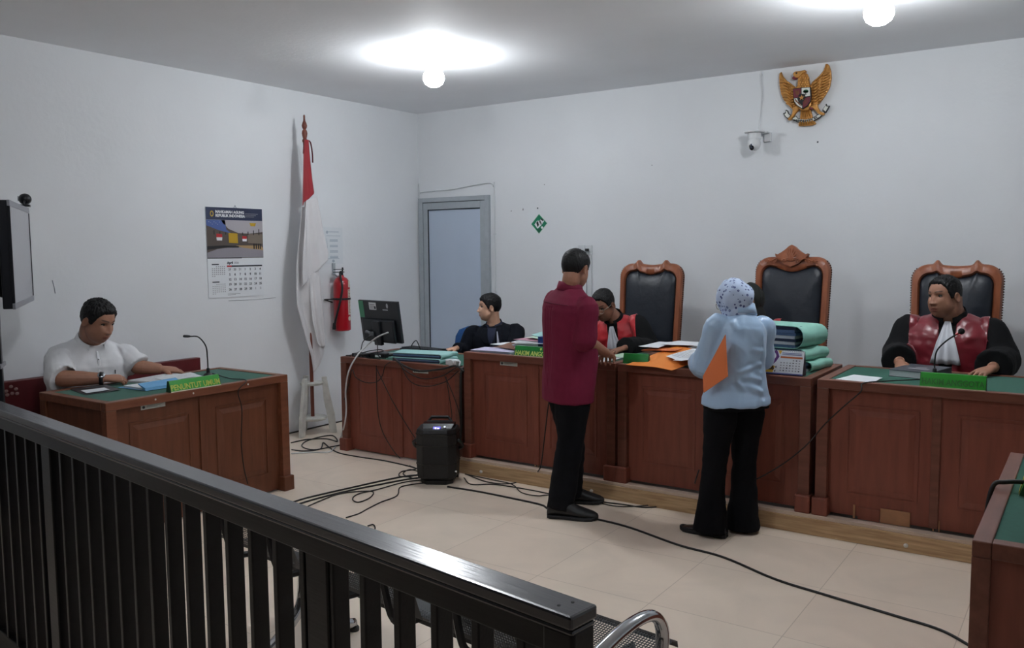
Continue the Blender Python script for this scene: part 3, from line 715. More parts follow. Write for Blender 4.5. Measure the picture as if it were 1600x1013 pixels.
P_(DARKP, .0012, (0, .43), (.28, .42), (.55, .425), (.55, .445), (.28, .445), (0, .47))
for u, v, s_ in ((.215, .33, 1), (.66, .345, .8)):
    P_(REDP, .0016, (u-.05*s_, v-.04*s_), (u+.05*s_, v-.035*s_), (u+.05*s_, v), (u-.05*s_, v))
    P_(WHITEP, .0016, (u-.05*s_, v), (u+.05*s_, v), (u+.045*s_, v+.035*s_), (u-.045*s_, v+.035*s_))
for u in (.83, .87, .91, .945): P_(DARKP, .0018, (u-.012, .40), (u+.012, .40), (u+.01, .46), (u-.01, .46))
for k in range(9): P_(DARKP, .0014, (.12+k*.1, .235+.045*sin(k*.35+.4)), (.135+k*.1, .235+.045*sin(k*.35+.4)), (.135+k*.1, .30), (.12+k*.1, .30))
P_(M('print_brown_pale', (120, 108, 96)), .0013, (.72, .29), (.99, .29), (.99, .40), (.72, .39))
for k in range(7): P_(WHITEP, .0016, (.04+k*.03, .16+(k % 3)*.012), (.047+k*.03, .16+(k % 3)*.012), (.047+k*.03, .165+(k % 3)*.012), (.04+k*.03, .165+(k % 3)*.012))
F.rect(DARKP, 0, -.565*Hc, .6*W_, -.555*Hc, .001)
F.disc(GOLD, .055, -.052, .017, .024, .001); F.disc(NAVY, .055, -.052, .009, .014, .0016)
F.text(WHITEP, 'MAHKAMAH AGUNG', .0305, .088, -.036, 'LEFT', .0012, .95); F.text(WHITEP, 'REPUBLIK INDONESIA', .0305, .088, -.066, 'LEFT', .0012, .95)
for k, L in enumerate((.13, .11, .09)): F.rect(GREYP, .375, -.046-k*.012, .375+L, -.043-k*.012, .001)
INKB = M('calendar_ink', (46, 50, 60), rough=.6)
F.text(INKB, 'April', .028, .325*W_+.005, -.615*Hc, 'LEFT', .0012); F.text(GREYP, '2026', .024, .455*W_, -.615*Hc, 'LEFT')
F.rect(INKB, .33*W_, -.66*Hc, .97*W_, -.643*Hc, .001); F.rect(REDP, .33*W_, -.66*Hc, .41*W_, -.643*Hc, .0013)
days = ['29', '30', '31']+[str(i) for i in range(1, 31)]+['1', '2']
for i, dd in enumerate(days):
    r, c = divmod(i, 7); F.text(GREYP if (i < 3 or i > 32) else INKB, dd, .0265, (.375+c*.0925)*W_, -(.69+r*.056)*Hc, 'CENTER', .0006)
for v0 in (.63, .825):
    F.rect(INKB, .07*W_, -(v0+.006)*Hc, .19*W_, -(v0-.006)*Hc, .001)
    for r in range(6):
        for c in range(7):
            if (r == 0 and c < 2) or (r == 5 and c > 1): continue
            x = (.07+c*.034)*W_; y = -(v0+.025+r*.021)*Hc; F.rect(GREYP, x, y-.003, x+.010, y+.003, .001)
for k in range(2): F.rect(GREYP, .33*W_, -(.965+.012*k)*Hc, (.55-.08*k)*W_, -(.96+.012*k)*Hc, .001)
F.build({NAVY: 'header_band', PAPER: 'sheet', INKB: 'day_numbers', WHITEP: 'title_lettering'}, t)
mb = MB(); mb.tube(bez([(.004, -2.31, 1.952), (.006, -2.298, 1.963), (.006, -2.29, 1.972), (.006, -2.282, 1.963), (.004, -2.27, 1.952)], 5), .0022, 6); mb.ball((.006, -2.29, 1.973), .005, 8, 5); mb.build('hanger', ALU, t, world=True)
# paper notice
t = thing('paper_notice', 'pale printed notice sheet taped up above the fire extinguisher', 'notice', (0, -1.22, 1.482))
m = LW(-1.345, 1.817, .003); F = Flat(m)
NOTICE = M('notice_paper', (222, 227, 231), rough=.6)
MB().prism([(0, 0), (.25, 0), (.247, -.334), (.006, -.334)], -.002, 0, m).build('sheet', NOTICE, t, world=True)
PALEINK = M('pale_blue_ink', (168, 180, 192), rough=.6)
F.rect(PALEINK, .06, -.045, .2, -.038); F.rect(PALEINK, .045, -.08, .22, -.076); F.disc(PALEINK, .055, -.045, .012, .014)
for k in range(4):
    for j in range(2): F.rect(PALEINK, .085, -.118-k*.05-j*.012, .185, -.111-k*.05-j*.012)
F.rect(PALEINK, .05, -.10, .053, -.285); F.rect(PALEINK, .06, -.289, .2, -.285); F.disc(PALEINK, .125, -.308, .016, .014)
F.build({PALEINK: 'printed_lines'}, t)
# diamond sticker
t = thing('wall_sticker', 'green diamond-shaped sign stuck on the back wall right of the door', 'sign', (1.47, 0, 1.743))
m = BW(1.47, 1.838, -.002); F = Flat(m)
SG = M('sticker_green', (24, 128, 92), rough=.45); SGD = M('sticker_dark_green', (14, 92, 62), rough=.45)
MB().prism([(0, -.097), (.096, .004), (0, .097), (-.092, .0)], -.0015, 0, m).build('backing', M('sticker_white_edge', (206, 224, 214)), t, world=True)
F.poly(SG, [(0, -.090), (.088, .004), (0, .09), (-.085, .0)])
F.poly(WHITEP, [(.0, .02), (.028, .052), (.058, .025), (.028, -.012)], .001); F.poly(DARKP, [(.018, .042), (.028, .052), (.05, .032), (.042, .024)], .0015)
F.poly(WHITEP, [(-.05, -.005), (-.02, .03), (.02, .03), (.03, -.01), (-.015, -.045)], .001); F.poly(DARKP, [(-.03, .012), (-.012, .028), (.0, -.01), (-.014, -.03)], .0015)
F.poly(SGD, [(-.03, -.05), (.0, -.085), (.03, -.05), (.01, -.04)], .001); F.poly(WHITEP, [(.02, -.035), (.034, -.02), (.05, -.035), (.034, -.05)], .001)
F.build({SG: 'green_field', WHITEP: 'pictogram'}, t)
# socket
t = thing('wall_socket', 'white double wall socket behind the head of the man in maroon', 'socket', (1.96, 0, 1.55))
MB().box(1.895, -.0, 1.553, 1.965, -.012, 1.637).build('plate', PVC, t, world=True, bevel=.004); MB().box(1.97, 0, 1.548, 2.04, -.012, 1.633).build('plate', PVC, t, world=True, bevel=.004)
MB().lathe([(.001, 0), (.022, 0), (.024, .004), (.001, .004)], 18, frame_on((2.005, -.012, 1.592), (1, 0, 0), (0, 0, 1))).build('outlet', PVC, t, world=True)
MB().box(1.99, -.016, 1.578, 2.015, -.05, 1.604).build('plug', BLKP, t, world=True, bevel=.004)
mb = MB(); mb.tube(bez([(2.0, -.045, 1.58), (1.995, -.03, 1.5), (1.985, -.012, 1.3), (1.985, -.012, .9)], 6), .003, 6); mb.build('cord', M('grey_plug', (110, 114, 118), rough=.5), t, world=True)
mb = MB(); mb.tube([(2.03, -.008, 1.548), (2.032, -.008, 1.2), (2.032, -.008, .8)], .007, 6); mb.build('conduit', PVC, t, world=True)
# CCTV
t = thing('security_camera', 'small white dome security camera under a bracket shelf by the emblem', 'camera', (3.56, -.1, 2.35))
CAMW = M('camera_white', (226, 228, 230), rough=.35)
MB().box(3.595, -.001, 2.43, 3.645, -.03, 2.50).box(3.575, 0, 2.492, 3.64, -.09, 2.503).build('bracket', CAMW, t, world=True, bevel=.003)
MB().lathe([(.001, .0), (.075, .0), (.078, .004), (.078, .010), (.074, .013), (.001, .013)], 30, center=(3.545, -.11, 2.495)).build('shelf', CAMW, t, world=True, auto=40)
MB().lathe([(.001, 2.445), (.046, 2.445), (.05, 2.452), (.05, 2.488), (.046, 2.495), (.001, 2.495)], 26, center=(3.545, -.11, 0)).build('base_ring', CAMW, t, world=True, auto=40)
MB().ball((3.545, -.115, 2.41), (.051, .051, .056), 26, 18).build('camera_head', CAMW, t, world=True, smooth=True)
fd = V((.05, -.92, -.38)).normalized(); c0 = V((3.545, -.115, 2.41))+fd*.045
mm = frame_on(c0, (1, 0, 0), (0, 0, 1)); 
mb = MB(); mb.ball(c0+V((-.008, .006, 0)), (.022, .014, .037), 18, 12); mb.build('lens_window', M('lens_black', (14, 18, 28), rough=.08, spec=.8), t, world=True, smooth=True)
mb = MB(); mb.ball(c0+fd*.010+V((-.008, .004, .012)), (.008, .005, .008), 10, 6).ball(c0+fd*.010+V((-.008, .004, -.01)), (.006, .004, .006), 10, 6); mb.build('lens', M('lens_glass', (90, 100, 120), rough=.1), t, world=True, smooth=True)
mb = MB(); mb.tube(bez([(3.56, -.06, 2.5), (3.55, -.012, 2.56), (3.555, -.008, 2.7), (3.565, -.008, 2.8), (3.553, -.008, 2.9), (3.556, -.008, 2.985)], 6), .0035, 6).tube(bez([(3.552, -.008, 2.6), (3.56, -.009, 2.7), (3.574, -.008, 2.78), (3.566, -.008, 2.86), (3.556, -.008, 2.9)], 6), .0025, 6).ball((3.556, -.008, 2.955), .010, 8, 6)
mb.build('cord', CAMW, t, world=True)

# ------------------------------------------------------------------ national emblem, gilded carving
GILT = M('gilded_wood', (196, 140, 72), rough=.38, metal=.35, var=.25, scale=24, bump=.25, bscale=60)
GILTD = M('gilt_dark_brown', (120, 72, 44), rough=.5, metal=.2)  # darker brown of the symbols on the shield
MAROON = M('emblem_maroon', (112, 34, 50), rough=.4); EMBW = M('emblem_white', (222, 224, 216), rough=.45); EMBK = M('emblem_black', (18, 22, 22), rough=.45); EMBG = M('emblem_green', (30, 100, 66), rough=.5)
def em(u, v):
    a, b = u/921, v/1013
    return (3.669+.478*a+b*(.010+.003*a), 3.067-.062*a-b*(.538-.021*a))
t = thing('eagle_emblem', 'gilded carved eagle with a quartered shield and ribbon high on the back wall', 'emblem', (3.9, 0, 2.52))
EM = frame_on((0, 0, 0), (1, 0, 0), (0, 0, 1))
def relief(name, pts, d0, d1, m, parent=t, bevel=.004, close=True):
    mb = MB(); mb.prism([em(*q) for q in pts], d0, d1, EM); return mb.build(name, m, parent, world=True, bevel=bevel)
def ep(u, v, d): x, z = em(u, v); return V((x, -d, z))
lw = [(330, 440), (255, 380), (170, 320), (120, 260), (98, 205), (72, 222), (66, 290), (72, 400), (95, 520), (130, 600), (190, 670), (265, 722), (320, 690), (345, 560)]
rw = [(520, 410), (550, 350), (620, 285), (690, 225), (735, 130), (757, 78), (790, 110), (815, 190), (822, 290), (800, 420), (750, 520), (690, 610), (630, 680), (560, 700), (530, 560)]
for nm, pl, tip, ctr in (('wing', lw, (95, 215), (300, 560)), ('wing', rw, (760, 90), (560, 560))):
    wg = relief(nm, pl, .012, .042, GILT, bevel=.008)
    mb = MB()
    if pl is lw:
        for k in range(9):
            y = 330+k*42; mb.tube([ep(84+max(0, k-3)*12+max(0, k-6)*14, y-6, .042), ep(150+k*10, y+14, .05), ep(215+k*10, y+50+k*6, .042)], [.003, .009, .004], 6)
        for k in range(7): mb.tube([ep(240, 420+k*40, .04), ep(270, 430+k*40, .052), ep(322, 470+k*30, .042)], [.004, .010, .005], 6)
        mb.tube([ep(98, 215, .04), ep(130, 290, .048), ep(190, 350, .05), ep(260, 400, .048)], .007, 6)
    else:
        for k in range(10):
            y = 200+k*42; mb.tube([ep(812-abs(k-2.5)*(9 if k > 2 else 4)-max(0, k-6)*16, y+10, .042), ep(750-k*10, y+40, .05), ep(690-k*6, y+70, .042)], [.003, .009, .004], 6)
        for k in range(7): mb.tube([ep(650, 330+k*44, .04), ep(600, 360+k*44, .052), ep(555, 400+k*40, .042)], [.004, .010, .005], 6)
        mb.tube([ep(757, 95, .04), ep(730, 190, .048), ep(670, 270, .05), ep(580, 350, .048)], .007, 6)
    mb.build('feather_ridges', GILT, wg, world=True, smooth=True)
tl = relief('tail', [(385, 730), (520, 730), (555, 860), (590, 930), (600, 950), (545, 975), (350, 985), (352, 945), (372, 870)], .010, .034, GILT)
mb = MB()
for k in range(6): mb.tube([ep(400+k*20, 760, .034), ep(378+k*38, 975-k*4, .036)], [.004, .011], 6)
mb.build('feather_ridges', GILT, tl, world=True, smooth=True)
bd = relief('body', [(345, 400), (350, 300), (365, 250), (420, 215), (470, 220), (505, 290), (522, 400), (560, 520), (545, 700), (500, 770), (400, 770), (330, 700), (300, 560), (320, 440)], .012, .06, GILT, bevel=.012)
mb = MB()
for r in range(6):
    for k in range(4): mb.ball(ep(380+k*36+(r % 2)*14, 265+r*32, .06), (.010, .006, .012), 8, 5)
mb.build('neck_feathers', GILT, bd, world=True, smooth=True)
hd = relief('head', [(300, 215), (330, 205), (400, 200), (455, 185), (478, 190), (465, 225), (430, 235), (400, 275), (360, 300), (330, 300), (300, 275), (288, 250)], .02, .075, GILT, bevel=.010)
relief('beak', [(305, 265), (350, 275), (352, 295), (325, 322), (285, 318), (272, 298), (285, 282)], .03, .068, MAROON, bevel=.006)
mb = MB(); mb.ball(ep(345, 232, .075), (.008, .005, .006), 10, 6); mb.build('eye', EMBK, hd, world=True)
for sgn_, ps in ((0, [(275, 720), (335, 690), (370, 745), (330, 790), (300, 830), (250, 900), (205, 905), (200, 880), (235, 855), (270, 800)]), (1, [(530, 700), (630, 660), (640, 720), (670, 775), (735, 800), (725, 825), (680, 830), (630, 800), (590, 745), (535, 745)])):
    lg = relief('leg', ps, .02, .055, GILT, bevel=.007)
relief('thigh_feathers', [(520, 712), (575, 725), (570, 752), (520, 742)], .03, .06, MAROON)
sh = relief('shield', [(290, 455), (415, 440), (545, 430), (558, 560), (545, 640), (500, 710), (430, 752), (350, 700), (310, 640), (300, 560)], .05, .078, EMBK, bevel=.004)
F = Flat(EM); 
def E(mat, pts, z=.078, th=.003): F.poly(mat, [em(*q) for q in pts], z, th)
E(MAROON, [(300, 465), (410, 451), (412, 580), (310, 588), (305, 540)]); E(EMBW, [(422, 450), (537, 440), (544, 558), (424, 578)])
E(EMBW, [(312, 600), (355, 592), (380, 660), (428, 700), (428, 738), (355, 690), (322, 645)]); E(MAROON, [(440, 600), (548, 570), (538, 640), (495, 700), (440, 738)])
E(EMBK, [(375, 560), (400, 530), (470, 535), (478, 580), (450, 640), (430, 655), (395, 620)], .081)
F.disc(EMBG, *em(482, 495), .020, .012, .082); F.disc(EMBG, *em(470, 502), .011, .008, .082); F.disc(EMBG, *em(500, 503), .010, .008, .082)
E(EMBK, [(478, 505), (486, 505), (490, 545), (476, 545)], .0815)
st = []
for k in range(10):
    a = pi/2+k*pi/5; r = .022 if k % 2 == 0 else .009; x, z = em(425, 588); st.append((x+r*cos(a), z+r*sin(a)))
F.poly(GILT, st, .084, .004)
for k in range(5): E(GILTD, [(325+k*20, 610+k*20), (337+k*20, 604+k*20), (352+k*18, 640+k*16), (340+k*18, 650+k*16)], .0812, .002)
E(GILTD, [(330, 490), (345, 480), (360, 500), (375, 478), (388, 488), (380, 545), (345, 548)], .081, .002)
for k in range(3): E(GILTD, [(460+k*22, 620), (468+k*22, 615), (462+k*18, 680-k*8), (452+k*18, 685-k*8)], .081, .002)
F.build({MAROON: 'shield_field', EMBW: 'shield_field', GILT: 'star'}, sh)
rb = relief('ribbon', [(255, 880), (315, 835), (345, 872), (450, 885), (560, 862), (640, 812), (700, 760), (735, 790), (660, 865), (560, 925), (430, 945), (330, 930)], .022, .04, EMBK, bevel=.003)
F = Flat(EM); E(EMBW, [(268, 882), (315, 848), (345, 882), (450, 896), (565, 872), (645, 822), (700, 774), (722, 792), (655, 855), (558, 912), (430, 932), (335, 918)], .04)
for (u, v, wd, rot) in ((360, 908, 'BHINNEKA', 8), (492, 904, 'TUNGGAL', -10), (603, 868, 'IKA', -30)):
    x, z = em(u, v)
    text_mb(wd, .0175, EM @ Matrix.Translation((x, z, .044)) @ Matrix.Rotation(radians(-rot), 4, 'Z'), F.g.setdefault(EMBK, MB()), 'CENTER', .0006, .0008, .95)
F.build({EMBW: 'ribbon_face', EMBK: 'motto_lettering'}, rb)
for ps, qs in (([(205, 880), (245, 830), (205, 800), (190, 755), (160, 745), (155, 790), (120, 795), (150, 850), (185, 880)], [(198, 868), (230, 832), (196, 806), (182, 768), (170, 764), (166, 802), (142, 806), (162, 845)]), ([(690, 745), (720, 700), (745, 655), (755, 690), (795, 690), (770, 740), (740, 795)], [(702, 742), (730, 700), (743, 682), (752, 703), (778, 702), (760, 735), (736, 775)])):
    e = relief('ribbon_end', ps, .012, .03, EMBK, bevel=.003); F = Flat(EM); E(EMBW, qs, .03); F.build({EMBW: 'ribbon_face'}, e)
# ------------------------------------------------------------------ papers, files, signs
def sheet(label, corners, mat, cat='paper', name='paper_sheet', group=None, bend=.004, th=.0012, n=10, wav=0, lines=None):
    """four corners a,b,c,d (world); a gently waved sheet"""
    a, b, c, d = [V(q) for q in corners]; mb = MB(); top = []; seed = random.random()*50
    nrm = (b-a).cross(d-a).normalized()
    if nrm.z < 0: nrm = -nrm
    for k, off in ((0, 0), (1, th)):
        vs = []
        for i in range(n+1):
            for j in range(n+1):
                u, v = i/n, j/n; p = a*(1-u)*(1-v)+b*u*(1-v)+c*u*v+d*(1-u)*v
                h = bend*(sin(u*3.1+seed)*sin(v*2.7+seed*.7)+.6*sin(u*7+v*5+seed))
                h += wav*4*u*(1-u)
                vs.append(p+nrm*(max(h, 0) if wav == 0 else h)+nrm*off)
        q = n+1; fs = [(i*q+j, (i+1)*q+j, (i+1)*q+j+1, i*q+j+1) for i in range(n) for j in range(n)]
        if k == 0: fs = [f[::-1] for f in fs]
        mb.add(vs, fs)
    q = n+1; N = q*q; brd = [i*q for i in range(q)]+[n*q+j for j in range(1, q)]+[i*q+n for i in range(n-1, -1, -1)]+[j for j in range(n-1, 0, -1)]
    for i in range(len(brd)):
        x, y = brd[i], brd[(i+1) % len(brd)]; mb.f.append([x, y, y+N, x+N]); mb.mi.append(0)
    if lines:
        mb.cur = 1
        for k in range(lines):
            v = .14+.72*k/lines; L = .84-.25*((k*37) % 3)/3
            pp = []
            for u in (.12, L):
                for vv in (v, v+.018): p = a*(1-u)*(1-vv)+b*u*(1-vv)+c*u*vv+d*(1-u)*vv; pp.append(p+nrm*(bend+th+.002 if wav == 0 else th+.001+wav*4*u*(1-u)))
            mb.add(pp, [(0, 2, 3, 1)])
    o = mb.build(name, [mat, GREYP] if lines else mat, None, smooth=False)
    recenter(o); tag(o, label, cat, group); return o
def stack(label, x, y, z, wx, wy, h, rz, mats, name='paper_stack', cat='papers', layers=8, jit=.012, group=None):
    t = MB(); m0 = Matrix.Translation((x, y, z)) @ Matrix.Rotation(rz, 4, 'Z'); rnd = random.Random(hash(label) % 1000 if False else len(label)*13+int(x*100))
    for k in range(layers):
        t.cur = k % len(mats); dx, dy = rnd.uniform(-jit, jit), rnd.uniform(-jit, jit)
        t.box(-wx/2+dx, -wy/2+dy, h*k/layers, wx/2+dx, wy/2+dy, h*(k+.93)/layers, m0)
    o = t.build(name, list(mats)); recenter(o); return tag(o, label, cat, group)
ORANGE = M('orange_envelope', (226, 132, 52), rough=.6, var=.04, scale=4)
ORANGE2 = M('orange_envelope_deep', (214, 112, 58), rough=.55, var=.03, scale=4)
MINT = M('mint_folder_card', (148, 206, 190), rough=.55, var=.06, scale=9, bump=.2, bscale=12)
AQUA = M('aqua_folder_card', (160, 206, 204), rough=.5, var=.05, scale=9, bump=.15, bscale=12)
MINTP = M('pale_green_paper', (190, 220, 196), rough=.6)
PINKP = M('pink_paper', (214, 160, 178), rough=.6); LILAC = M('lilac_paper', (196, 192, 220), rough=.6)
BLUEB = M('blue_binder', (38, 62, 132), rough=.4); NAVYB = M('navy_book', (22, 28, 62), rough=.45); KRAFT = M('brown_folder', (120, 84, 66), rough=.6)
SKYF = M('sky_blue_folder', (104, 168, 216), rough=.45); PAGES = M('page_edges', (206, 210, 214), rough=.7, var=.1, scale=80, stretch=(1, 1, 12)); PAGEB = M('blue_page_edges', (96, 124, 160), rough=.6, var=.2, scale=60, stretch=(1, 1, 10)); PAGED = M('dark_page_edges', (44, 56, 82), rough=.6)
SIGNG = M('name_board_green', (38, 148, 40), rough=.35, spec=.5, var=.06, scale=10); SIGNG2 = M('name_board_deep_green', (16, 124, 50), rough=.4); SIGNS = M('name_board_side', (16, 62, 26), rough=.5)
LETY = M('faded_gold_letters', (176, 190, 78), rough=.5); LETG = M('worn_green_letters', (44, 112, 44), rough=.5); LETP = M('pale_yellow_letters', (206, 222, 120), rough=.5)
BT = .873; FT = .868
def name_board(label, loc, rz, L, h, d, words, mface, mlet, size, stretch=1.0, crest=False, y_off=0.0):
    """prism lying along local x, slanted face towards local -y"""
    t = thing('name_board', label, 'sign', loc, rz)
    prof = [(-d/2, 0), (d/2, 0), (.012, h), (-.004, h)]
    m = frame_on((-L/2, 0, 0), (0, 1, 0), (0, 0, 1))
    mb = MB(); mb.prism(prof, 0, L, m); mb.build('board', mface, t, bevel=.002)
    for x in (-L/2-.0008, L/2-.0004): MB().prism(prof, 0, .0012, frame_on((x, 0, 0), (0, 1, 0), (0, 0, 1))).build('end_cap', SIGNS, t)
    MB().box(-L/2, -d/2-.001, 0, L/2, -d/2+.004, .005).build('base_strip', M('pale_board_edge', (214, 208, 186), rough=.5), t)
    up = V((0, d/2-.004, h)).normalized(); fm = frame_on(V((0, -d/4-.002, h/2))+V((0, -h, d/2-.004)).normalized()*.0005, (1, 0, 0), up)
    mb = text_mb(words, size, fm @ Matrix.Translation((0, y_off, .0004)), None, 'CENTER', .0005, .0009, stretch); mb.build('lettering', mlet, t)
    if crest:
        mb = MB(); mb.prism([(-.007, .008), (.007, .008), (.006, -.004), (0, -.009), (-.006, -.004)], .0004, .0014, fm @ Matrix.Translation((.045, h*.30, 0))); mb.build('crest', mlet, t)
    return t
name_board('green name board reading PENUNTUT UMUM on the desk of the man in white', (1.338, -3.665, .78), radians(90), .345, .066, .05, 'PENUNTUT UMUM', SIGNG, LETY, .047, .86, y_off=-.010)
name_board('green name board starting HAKIM, half hidden by the maroon shirt', (2.685, -1.945, BT), 0, .33, .068, .05, 'HAKIM ANGGOTA', SIGNG2, LETP, .044, .86, crest=True, y_off=-.014)
name_board('dark green name board with its end under the orange envelope', (3.432, -1.935, BT), radians(6), .165, .066, .05, 'HAKIM KETUA', SIGNG2, LETG, .026, .82, y_off=-.014)
name_board('worn green name board in front of the judge looking aside', (5.222, -1.945, BT), 0, .302, .074, .05, 'HAKIM ANGGOTA', SIGNG, LETG, .044, .78, y_off=-.008)
t = name_board('green and yellow board edge-on on the desk at the right border', (5.655, -3.30, .762), radians(-90), .42, .085, .06, ' ', SIGNG, LETY, .04)
MB().box(-.21, -.031, .004, .21, -.0295, .016).build('yellow_band', M('board_yellow', (214, 184, 60), rough=.5), t)

# prosecutor's desk
DT = .775
stack('thick sheaf of white papers under the hands of the man in white', .80, -3.52, DT, .24, .34, .012, radians(12), (PAPER, PAGES), layers=4, jit=.01)
sheet('white paper fanned out left of the PENUNTUT UMUM board', [(1.00, -3.62, DT+.014), (.99, -3.36, DT+.014), (.78, -3.30, DT+.014), (.80, -3.58, DT+.014)], PAPER, lines=7, bend=.003)
t = thing('file_folder', 'sky blue folder lying open beside the wristwatch hand', 'folder', (1.02, -3.76, DT))
MB().prism([(-.14, -.12), (.13, -.10), (.14, .13), (-.13, .10)], .0005, .003, Matrix.Identity(4)).build('back_cover', SKYF, t)
mb = MB(); mb.loft([[V((.135, -.11, .003)), V((.145, .14, .003)), V((.142, .14, .02)), V((.13, -.11, .02))], [V((.06, -.11, .036)), V((.07, .14, .042)), V((.066, .14, .046)), V((.056, -.11, .040))]]); mb.build('front_flap', SKYF, t)
MB().box(-.11, -.10, .003, .09, .10, .014).build('pages', PAPER, t)
sheet('dark grey leaflet with a white printed corner on the near end of the desk', [(.98, -4.14, DT+.002), (.99, -3.93, DT+.002), (.72, -3.86, DT+.002), (.70, -4.08, DT+.002)], M('dark_leaflet', (52, 50, 56), rough=.35), bend=.002, name='leaflet')
sheet('small white slip on the dark leaflet', [(.955, -4.12, DT+.008), (.96, -3.98, DT+.008), (.85, -3.95, DT+.008), (.84, -4.09, DT+.008)], PAPER, bend=.001)
def mic(label, x, y, z, path, r=.0045, head=.011, base=True, hl=.05, ball=False):
    t = thing('microphone', label, 'microphone', (x, y, z))
    if base: MB().lathe([(.001, 0), (.030, 0), (.032, .006), (.026, .014), (.012, .02), (.010, .05), (.001, .05)], 20).build('base', BLKP, t, auto=40)
    else: MB().box(-.055, -.075, 0, .055, .075, .022).lathe([(.001, .02), (.014, .02), (.010, .06), (.001, .06)], 14).build('base', BLKP, t, bevel=.006)
    p = bez(path, 8); MB().tube(p, r, 8).build('gooseneck', BLKP, t, smooth=True)
    d = (p[-1]-p[-2]).normalized()
    if ball: MB().ball(p[-1]+d*.015, head, 16, 10).build('windscreen', M('foam_black', (14, 14, 16), rough=.95, bump=.4, bscale=200), t, smooth=True)
    else: MB().tube([p[-1]-d*.002, p[-1]+d*.012, p[-1]+d*hl], [head*.75, head, head], 12, round_end=True).build('capsule', BLKP, t, smooth=True)
    if ball: MB().tube([p[-1]-d*.018, p[-1]-d*.004], [.006, .007], 10).build('red_ring', M('mic_red_ring', (200, 60, 60), rough=.4), t)
    return t
t = mic('thin black gooseneck microphone arching over the desk of the man in white', .93, -3.27, DT+.002, [(0, 0, .04), (-.002, -.0, .12), (-.004, -.008, .2), (-.02, -.05, .262), (-.03, -.11, .272)], hl=.035, head=.009)

# desk of the clerk: monitor seen from behind
MONB = M('monitor_shell', (30, 33, 38), rough=.4, var=.06, scale=30); MONB2 = M('monitor_cover', (24, 27, 33), rough=.35)
CT = .753
t = thing('computer_monitor', 'black computer monitor seen from behind with green and white stickers', 'monitor', (1.02, -1.66, CT), radians(-8))
mm = Matrix.Translation((0, 0, .088)) @ Matrix.Rotation(radians(8), 4, 'X')
MB().box(-.25, -.012, .02, .25, .012, .36, mm).build('housing', MONB, t, bevel=.005)
MB().box(-.24, .0115, .035, .24, .014, .35, mm).build('screen', M('monitor_screen', (120, 140, 170), rough=.2, emit=.6), t)
MB().box(-.20, -.042, .02, .20, -.010, .21, mm).build('rear_cover', MONB2, t, bevel=.012)
MB().box(-.246, -.0135, .215, -.185, -.0118, .355, mm).build('green_sticker', M('sticker_sea_green', (70, 142, 108), rough=.5), t)
MB().box(-.11, -.0135, .285, -.02, -.0118, .345, mm).build('white_sticker', WHITEP, t)
mb = MB()
for k in range(3): mb.box(-.10, -.0142, .297+k*.014, -.05+.006*k, -.0135, .301+k*.014, mm)
mb.box(-.045, -.0142, .292, -.025, -.0135, .315, mm); mb.build('sticker_print', INK, t)
mb = MB(); mb.prism([(.12+.012*cos(a), .322+.020*sin(a)) for a in [2*pi*k/14 for k in range(14)]], 0, .001, mm @ frame_on((0, -.0125, 0), (1, 0, 0), (0, 0, 1))); mb.box(.06, -.0138, .285, .125, -.0122, .293, mm); mb.build('maker_mark', M('pale_print', (190, 194, 198)), t)
MB().box(-.045, -.06, .0, .045, -.03, .2, mm).build('neck', MONB2, t, bevel=.006)
MB().prism([(-.13, -.12), (.13, -.12), (.11, .09), (-.11, .09)], 0, .014, Matrix.Identity(4)).build('foot', MONB2, t, bevel=.004)
MB().tube(bez([(-.16, -.05, .18), (-.10, -.09, .19), (-.06, -.085, .175)], 5), .012, 8).box(-.07, -.095, .15, -.03, -.06, .19).build('plug_lead', M('grey_plug', (150, 154, 158), rough=.4), t)
t = thing('power_brick', 'black power brick in the cable tangle under the monitor', 'power adapter', (1.13, -1.83, CT), radians(14))
MB().box(-.07, -.035, 0, .07, .035, .036).build('body', BLKP, t, bevel=.006); MB().box(-.02, -.0358, .008, .03, -.0345, .026).build('label', WHITEP, t)
t = thing('network_switch', 'dark flat box with pale sockets under the left of the monitor', 'box', (.98, -1.86, CT), radians(-5))
MB().box(-.08, -.05, 0, .08, .05, .03).build('body', MONB2, t, bevel=.004)
for x in (-.05, -.015, .02): MB().box(x, -.0512, .008, x+.024, -.0495, .022).build('socket', M('grey_plug', (150, 154, 158)), t)
def tangle(label, pts, r=.004):
    mb = MB(); mb.tube(bez(pts, 6), r, 7, round_end=True); o = mb.build('cable', BLKP, None, smooth=True); recenter(o); return tag(o, label, 'cable')
tangle('black cable looping up behind the monitor foot', [(.95, -1.86, CT+.035), (.93, -1.80, CT+.12), (1.0, -1.76, CT+.16), (1.08, -1.80, CT+.1), (1.14, -1.86, CT+.03), (1.2, -1.88, CT+.008), (1.26, -1.90, CT+.012)])
tangle('black cable coiled on the desk in front of the monitor foot', [(.88, -1.88, CT+.008), (.95, -1.925, CT+.012), (1.06, -1.93, CT+.03), (1.16, -1.91, CT+.05), (1.2, -1.86, CT+.06), (1.13, -1.84, CT+.065), (1.02, -1.9, CT+.04), (1.1, -1.945, CT+.01), (1.24, -1.94, CT+.008)])
tangle('cable arching up between monitor and keyboard', [(1.26, -1.62, CT+.02), (1.25, -1.58, CT+.08), (1.28, -1.56, CT+.12), (1.31, -1.56, CT+.08), (1.31, -1.54, CT+.04)])
tangle('black cable drooping from the monitor to the left desk corner', [(.97, -1.72, CT+.14), (.92, -1.80, CT+.05), (.86, -1.86, CT+.01), (.86, -1.93, CT+.012), (.93, -1.95, CT+.012)])
t = thing('keyboard', 'black computer keyboard standing behind the pale green files', 'keyboard', (1.28, -1.47, CT+.028), radians(-6))
